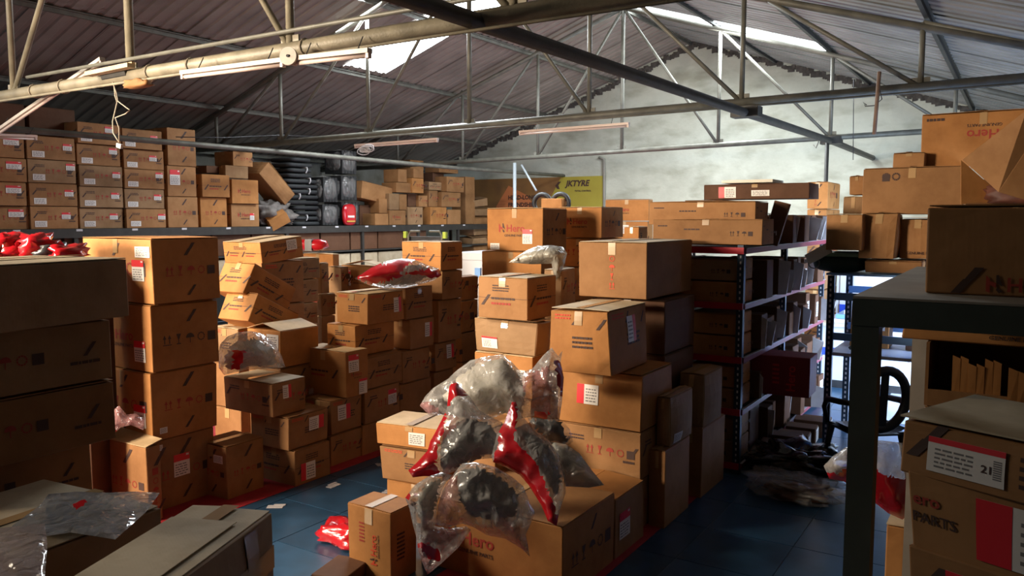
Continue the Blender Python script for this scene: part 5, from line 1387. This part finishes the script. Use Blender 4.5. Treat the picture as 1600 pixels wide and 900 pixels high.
carton((BX0 + .28, BY1 - .35, 1.005 - .07), .34, .3, .44, 0, mat='o', style='plain', label='orange carton with white and red sticker on the blue rack', stick=[('f', .4, .4, .5, .35, 'top')])
carton((BX0 + .85, BY1 - .35, .935), .5, .3, .5, 0, mat='k', style='plain', label='dark carton beside the stickered one on the blue rack', detail=1)
# green case
P = onD(1300, 446, 7.25)
t = empty('green_case', (BX0 + .04, BY0 + .24, 1.681)); tag(t, 'dark green hard case with pale lid on the blue rack', 'case')
mb, _ = blob(.50, .46, .20, plain('case_green', (.018, .05, .035), .4), 51, .03, 20, 8); mb.build('shell', t, True)
mb = MB(); mb.box((-.18, -.24, .155), (.22, .1, .19), plain('pale_green', (.22, .34, .22), .6)); mb.build('lid', t)
mb = MB(); mb.bar((-.26, -.26, .12), (-.06, -.28, .24), .03, .10, PALEP); mb.build('strap', t)
mb = MB(); mb.tube([(-.20 + .05 * math.cos(a), -.262, .09 + .05 * math.sin(a)) for a in [2 * PI * i / 12 for i in range(13)]], .006, STEEL, 6, close=False); mb.build('ring', t)
# pile of cartons above
def pile(xl, xr, yt, yb, d, label, l=.5, rz=0, zb=None, **kw):
    P = onD(xl, yt, d); Xd = Vector((math.cos(rz), math.sin(rz), 0)); Yd = Vector((-math.sin(rz), math.cos(rz), 0))
    w_ = solve_len(P, Xd, xr); z = onD(xl, yb, d).z if zb is None else zb
    c = P + Xd * (w_ / 2) + Yd * (l / 2)
    return carton((c.x, c.y, z), w_, l, P.z - z - .008, rz, label=label, group='cartons piled on the blue rack', **kw)
DD = 7.35
P = onD(1352, 427, DD); ZB = 1.70
pile(1352, 1440, 405, 427, DD, 'flat carton under the two bulging cartons above the green case', zb=ZB, mat='b', style='plain', prints=False)
Z1 = onD(1352, 405, DD).z + .012
pile(1291, 1349, 333, 428, DD, 'dark upright carton with grey lid at the left end of the pile', l=.62, zb=1.905, mat='b', topmat='g', style='plain', bulge=.02)
pile(1345, 1402, 331, 408, DD - .05, 'taped bulging carton with open left end, middle of the pile', zb=Z1, mat='b', style='plain', bulge=.03, crush=.02)
(t, bx) = pile(1405, 1462, 339, 412, DD - .08, 'taped bulging carton with dark print along its lower edge', zb=Z1, mat='b', style='none', bulge=.03, crush=.02)
mb = MB(); f = Face(bx, 'f'); f.text(mb, 'GENUINE PARTS', .06, .04, .035, PRINT_K); mb.build('printing', t)['kind'] = 'stuff'
pile(1466, 1600, 336, 412, DD - .05, 'plain carton right of the two bulging ones, mostly hidden', zb=Z1, mat='b', style='plain', detail=1)
pile(1448, 1640, 405, 427, DD, 'flat carton at the right end of the blue rack, hidden', zb=ZB, mat='b', style='plain', detail=1)
Z2 = onD(1350, 334, DD).z - .005
(t, bx) = pile(1350, 1508, 262, 331, DD + .1, 'long tan carton with two round print marks on the pile', l=.55, zb=Z2, mat='b', style='none', rz=-.02, bulge=.01)
mb = MB(); f = Face(bx, 'f'); f.picto(mb, bx['w'] * .20, bx['h'] * .72, .07, 0)
for k in (0, 1):
    for j in range(12):
        t0, t1 = 2 * PI * j / 12, 2 * PI * (j + .8) / 12; a, b = bx['w'] * (.24 + .1 * k), bx['h'] * .82
        mb.poly([f.P(a + r * math.cos(q), b + r * math.sin(q)) for r, q in ((.022, t0), (.036, t0), (.036, t1), (.022, t1))], PRINT_K)
mb.build('printing', t)['kind'] = 'stuff'
pile(1318, 1349, 306, 329, DD + .55, 'pale topped carton behind the dark upright one', l=.3, zb=1.905, mat='d', topmat='g', style='plain', detail=1)
pile(1328, 1350, 274, 306, DD + .56, 'small carton peeking out left of the long tan carton', l=.3, zb=onD(1318, 306, DD + .55).z + .01, mat='b', style='plain', detail=1)
Z3 = onD(1350, 262, DD + .1).z + .012
pile(1396, 1445, 238, 254, DD + .3, 'flat carton beneath the highest carton of the pile', zb=Z3 + .0, l=.4, mat='b', style='plain', detail=1, prints=False)
(t, bx) = pile(1441, 1640, 178, 252, DD + .3, 'highest carton of the pile with its print upside down', zb=Z3, mat='o', style='none', l=.5)
mb = MB(); f = Face(bx, 'f'); f.logo(mb, bx['w'] * .34, bx['h'] * .50, .105, flip=True); f.lines(mb, bx['w'] * .04, bx['h'] * .86, .16, .05, 1, PRINT_K, 3); mb.build('printing', t)['kind'] = 'stuff'
# opened carton with its big flap folded out over the pile
t = empty('carton', onD(1512, 318, DD - .85)); tag(t, 'opened carton with a large flap swung out at the right edge', 'box')
o_ = Vector(t.location)
def slab(pts, th, mat, nm):
    a = [Vector(p) - o_ for p in pts]; nrm = (a[1] - a[0]).cross(a[2] - a[0]).normalized() * th
    mb = MB(); mb.poly(a, mat); mb.poly([p + nrm for p in a][::-1], mat)
    for i in range(len(a)): j = (i + 1) % len(a); mb.poly([a[j], a[i], a[i] + nrm, a[j] + nrm], mat)
    mb.build(nm, t)
D1 = DD - .85
slab([onD(1504, 250, D1), onD(1560, 300, D1 - .25), onD(1620, 318, D1 - .3), onD(1660, 150, D1 - .55), onD(1604, 172, D1 - .5)], .006, K['b'], 'flap')
slab([onD(1501, 250, D1 + .02), onD(1501, 319, D1 + .02), onD(1570, 319, D1 + .02), onD(1562, 303, D1 + .02)], .006, K['o'], 'side_panel')
slab([onD(1508, 320, D1 + .01), onD(1640, 320, D1 - .0), onD(1640, 250, D1 + .3), onD(1560, 250, D1 + .3)], .006, K['b'], 'side_panel')
mb, _ = blob(.42, .2, .16, plain('rusty_parts', (.16, .05, .03), .6, var=.5), 61, .3, 20, 12); ob = mb.build('rope_bundle', None, True); P = onD(1590, 319, D1 - .12); ob.location = P; tag(ob, 'reddish brown bundle lying in the opened carton at the right edge', 'bundle')
c = onD(1575, 340, D1 + .1); zt_ = onD(1570, 320, D1).z - .008
for k, (za, zb) in enumerate(((.001, .55), (.552, 1.1), (1.102, 1.6), (1.602, zt_))): carton((c.x + .05, c.y + .12, za), .62, .38, zb - za - .008, 0, mat='b', style='plain', label=f"carton below the opened one at right edge, {['lowest', 'second from bottom', 'third from bottom', 'topmost'][k]}", detail=1)

# ================================================================ BRIGHT SIDE YARD END seen past the chair
def simple(name, lo, hi, mat, label, cat, parts=()):
    t = empty(name, ((lo[0] + hi[0]) / 2, (lo[1] + hi[1]) / 2, lo[2])); tag(t, label, cat); o_ = Vector(t.location)
    mb = MB(); mb.box(Vector(lo) - o_, Vector(hi) - o_, mat); mb.build('body', t)
    for nm, a, b, m in parts:
        mb = MB(); mb.box(Vector(a) - o_, Vector(b) - o_, m); mb.build(nm, t)
    return t
BB = plain('deep_blue', (.02, .07, .55), .4)
simple('white_counter', (-2.2, 10.9, .001), (.6, 11.6, .80), WHITEP, 'long white counter with a blue band beyond the chair', 'counter',
       [('blue_band', (-2.2, 10.885, .42), (.6, 10.899, .52), BB), ('counter_top', (-2.25, 10.85, .801), (.65, 11.65, .84), PALEP), ('kick_board', (-2.2, 10.89, .001), (.6, 10.899, .1), DARKP)])
for k, (z, lab) in enumerate(((.841, 'lower'), (.90, 'middle'), (.96, 'upper'))):
    mb = MB(); mb.box((-2.1 + .1 * k, 10.95, z), (.3 - .1 * k, 11.5, z + .052), [WHITEP, BLUE, PALEP][k]); tag(mb.build('flat_panel'), f"{lab} flat {'white' if k == 0 else 'blue' if k == 1 else 'pale'} panel stacked on the white counter", 'panel', 'panels on the white counter')
t = empty('stand', (-1.48, 9.6, 0)); tag(t, 'slim chrome stand with round base on the bright floor behind the chair', 'stand')
CH = plain('chrome', (.6, .6, .62), .15, 1.0)
mb = MB(); mb.tube([(0, 0, .0), (0, 0, .025)], .16, CH, 20); mb.build('base', t)
mb = MB(); mb.tube([(0, 0, .025), (0, 0, 1.1)], .012, CH, 8); mb.build('pole', t)
simple('white_cabinet', (-2.3, 12.6, .001), (.9, 13.2, 1.55), WHITEP, 'white cabinet lit by the side door, far beyond the chair', 'cabinet',
       [('door', (-2.25, 12.58, .08), (-.75, 12.599, 1.5), WHITEP), ('door', (-.7, 12.58, .08), (.85, 12.599, 1.5), WHITEP), ('blue_band', (-2.25, 12.57, .80), (.85, 12.579, .92), BB)])
# pale patch laid on the floor in place of daylight by the side door
mb = MB(); mb.box((-1.3, 9.3, .0012), (XR, 17.9, .006), YARD); tag(mb.build('daylight_patch'), 'pale floor patch standing in for daylight by the side door beyond the chair', 'floor patch')

# ================================================================ LAMPS, CABLES AND ODDS UNDER THE ROOF
def batten(a, b, label, tube_below=True, wdt=.05, mat=LAMPW):
    a, b = Vector(a), Vector(b); c = (a + b) / 2; t = empty('batten_lamp', c); tag(t, label, 'lamp', 'unlit tube lamps under the roof')
    mb = MB(); mb.bar(a - c, b - c, wdt, .03, mat); mb.build('housing', t)
    d = (b - a).normalized(); dn = Vector((0, 0, -.032))
    mb = MB(); mb.tube([a - c + d * .03 + dn, b - c - d * .03 + dn], .014, TUBE, 10); mb.build('tube', t, True)
    for q in (a - c + d * .012, b - c - d * .012):
        mb = MB(); mb.bar(q - d * .012 + dn * .7, q + d * .012 + dn * .7, .035, .05, TUBE); mb.build('end_cap', t)
        mb = MB(); mb.tube([q * .7, q * .7 + Vector((0, .06, .11))], .004, DARKP, 5); mb.build('hanger', t)
    return t
batten(onY(285, 114, 3.9), onY(444, 94, 3.9), 'unlit tube lamp left of the round disc below the nearest truss pipe')
batten(onY(458, 92, 3.95), onY(578, 79, 3.95), 'unlit tube lamp right of the round disc below the nearest truss pipe')
batten(onY(812, 206, 9.36), onY(983, 193, 9.36), 'pinkish tube lamp hanging under the middle truss pipe', mat=TUBE)
batten(onY(555, 227, 9.36), onY(684, 217, 9.36), 'bright edged tube lamp over the coil of white cable', mat=TUBE)
batten(onY(-20, 216, 4.3), onY(160, 92, 4.15), 'tilted cream tube lamp crossing the nearest pipe at upper left')
batten(onX(-20, 210, -10.5), onX(57, 213, -10.5), 'pinkish tube lamp before the top cartons at the left edge', mat=TUBE)
P = onY(451, 88, 3.90); t = empty('junction_disc', P); tag(t, 'round pale disc cover between the two lamps on the nearest pipe', 'cover')
mb = MB(); n = Vector((.35, -.9, .05)).normalized(); mb.tube([n * -.012, n * .012], .062, LAMPW, 24); mb.build('plate', t)
mb = MB(); mb.tube([n * .012, n * .020], .010, DARKP, 10); mb.build('screw', t)
# cardboard sheath and torn packing on the near pipe
a, b = onY(138, 116, 3.98), onY(205, 102, 3.98)
mb = MB(); mb.bar(a, b, .07, .035, K['g']); mb.bar(a + Vector((0, .02, .02)), b + Vector((0, .02, .02)), .03, .02, K['f']); tag(mb.build('cardboard_sheath'), 'folded cream cardboard strip tied on top of the nearest pipe', 'cardboard')
P = onY(216, 132, 4.0); mb, _ = blob(.30, .10, .07, K['b'], 71, .3, 18, 10); o = mb.build('cardboard_scrap', None, True); o.location = P + Vector((0, 0, -.03)); tag(o, 'torn brown cardboard wedged below the nearest pipe', 'cardboard')
mb = MB(); a, b = onY(168, 119, 4.1), onY(206, 112, 4.1); mb.tube([a, b], .068, STEELD, 12); tag(mb.build('pipe_sleeve'), 'dark sleeve on the nearest pipe above the dangling cable', 'sleeve')
# dangling cable with tag
pts = [onY(x, y, 4.0) for x, y in ((178, 130), (180, 150), (183, 160), (176, 190), (177, 208), (186, 222))]
strand('cable', pts, .006, CABLE, 'dangling twisted cable below the nearest pipe at upper left', 'cable', n=6)
pts = [onY(x, y, 3.98) for x, y in ((176, 128), (182, 146), (184, 158), (200, 170), (203, 172), (196, 178), (180, 184), (186, 200), (186, 222))]
strand('cable', pts, .005, CABLE, 'looped second cable beside the dangling cable at upper left', 'cable', n=6)
P = onY(187, 228, 4.0); mb = MB(); mb.box((-.032, -.012, -.018), (.032, .012, .018), PAPER); o = mb.build('socket_box'); o.location = P; o.rotation_euler = (0, .25, 0); tag(o, 'small white socket hanging at the end of the dangling cable', 'socket')
strand('cable', [onX(275, 214, -11.0), onX(350, 215, -11.0), onX(440, 211, -11.0), onX(520, 215, -11.0)], .008, DARKP, 'thin dark cable strung before the left roof above the high shelf', 'cable', n=6)
# coil of cable
P = onY(571, 233, 9.3); mb = MB(); rd = random.Random(4)
for k in range(9):
    r = rd.uniform(.05, .11); cx, cz = rd.uniform(-.05, .05), rd.uniform(-.03, .02); sq = rd.uniform(.3, .6)
    mb.tube([(cx + r * 1.3 * math.cos(a), rd.uniform(-.01, .01), cz + r * sq * math.sin(a)) for a in [2 * PI * i / 14 for i in range(15)]], .006, PAPER, 5, close=False)
o = mb.build('cable_coil', None, True); o.location = P; tag(o, 'tangled coil of white cable under the bright edged lamp', 'cable')
# hooks, wire and hanging lath right
strand('hanging_lath', [onY(1374, 112, 9.2), onY(1366, 210, 9.2)], .020, plain('lath_wood', (.30, .20, .15), .7, var=.3), 'brown lath hanging in front of the middle truss pipe', 'lath')
strand('wire_hook', [onY(x, y, 9.3) for x, y in ((1372, 130), (1378, 155), (1366, 165), (1352, 166), (1349, 160), (1354, 164))], .006, DARKP, 'bent wire hook tied round the brown lath', 'hook', n=6)
strand('hanging_wire', [onY(1334, 124, 13.0), onY(1333, 250, 13.0)], .006, DARKP, 'thin vertical wire hanging before the white wall', 'wire', n=5)
strand('wire_hook', [onY(x, y, 13.7) for x, y in ((1276, 212), (1279, 222), (1275, 231), (1271, 226))], .010, STEEL, 'small metal hook below the rear truss near the tie pipe', 'hook', n=6)
strand('steel_strut', [onY(815, 258, 13.7), onY(838, 298, 13.4)], .02, PALESTEEL, 'pale diagonal strip hanging beside the pale column', 'strip')
for k, (x, y) in enumerate(((55, 144), (100, 134), (236, 107), (300, 93), (478, 68))):
    P = onY(x, y, 4.1); mb = MB(); mb.tube([(0, .062 * math.cos(a), .062 * math.sin(a)) for a in [2 * PI * i / 14 for i in range(15)]], .006, CABLE, 5, close=False); o = mb.build('wire_tie'); o.location = P
    o.location.z = 3.40
    tag(o, f"wire tie around the nearest pipe, {['leftmost', 'second from left', 'in the middle', 'second from right', 'nearest the round disc'][k]}", 'wire tie', 'wire ties on the nearest pipe')
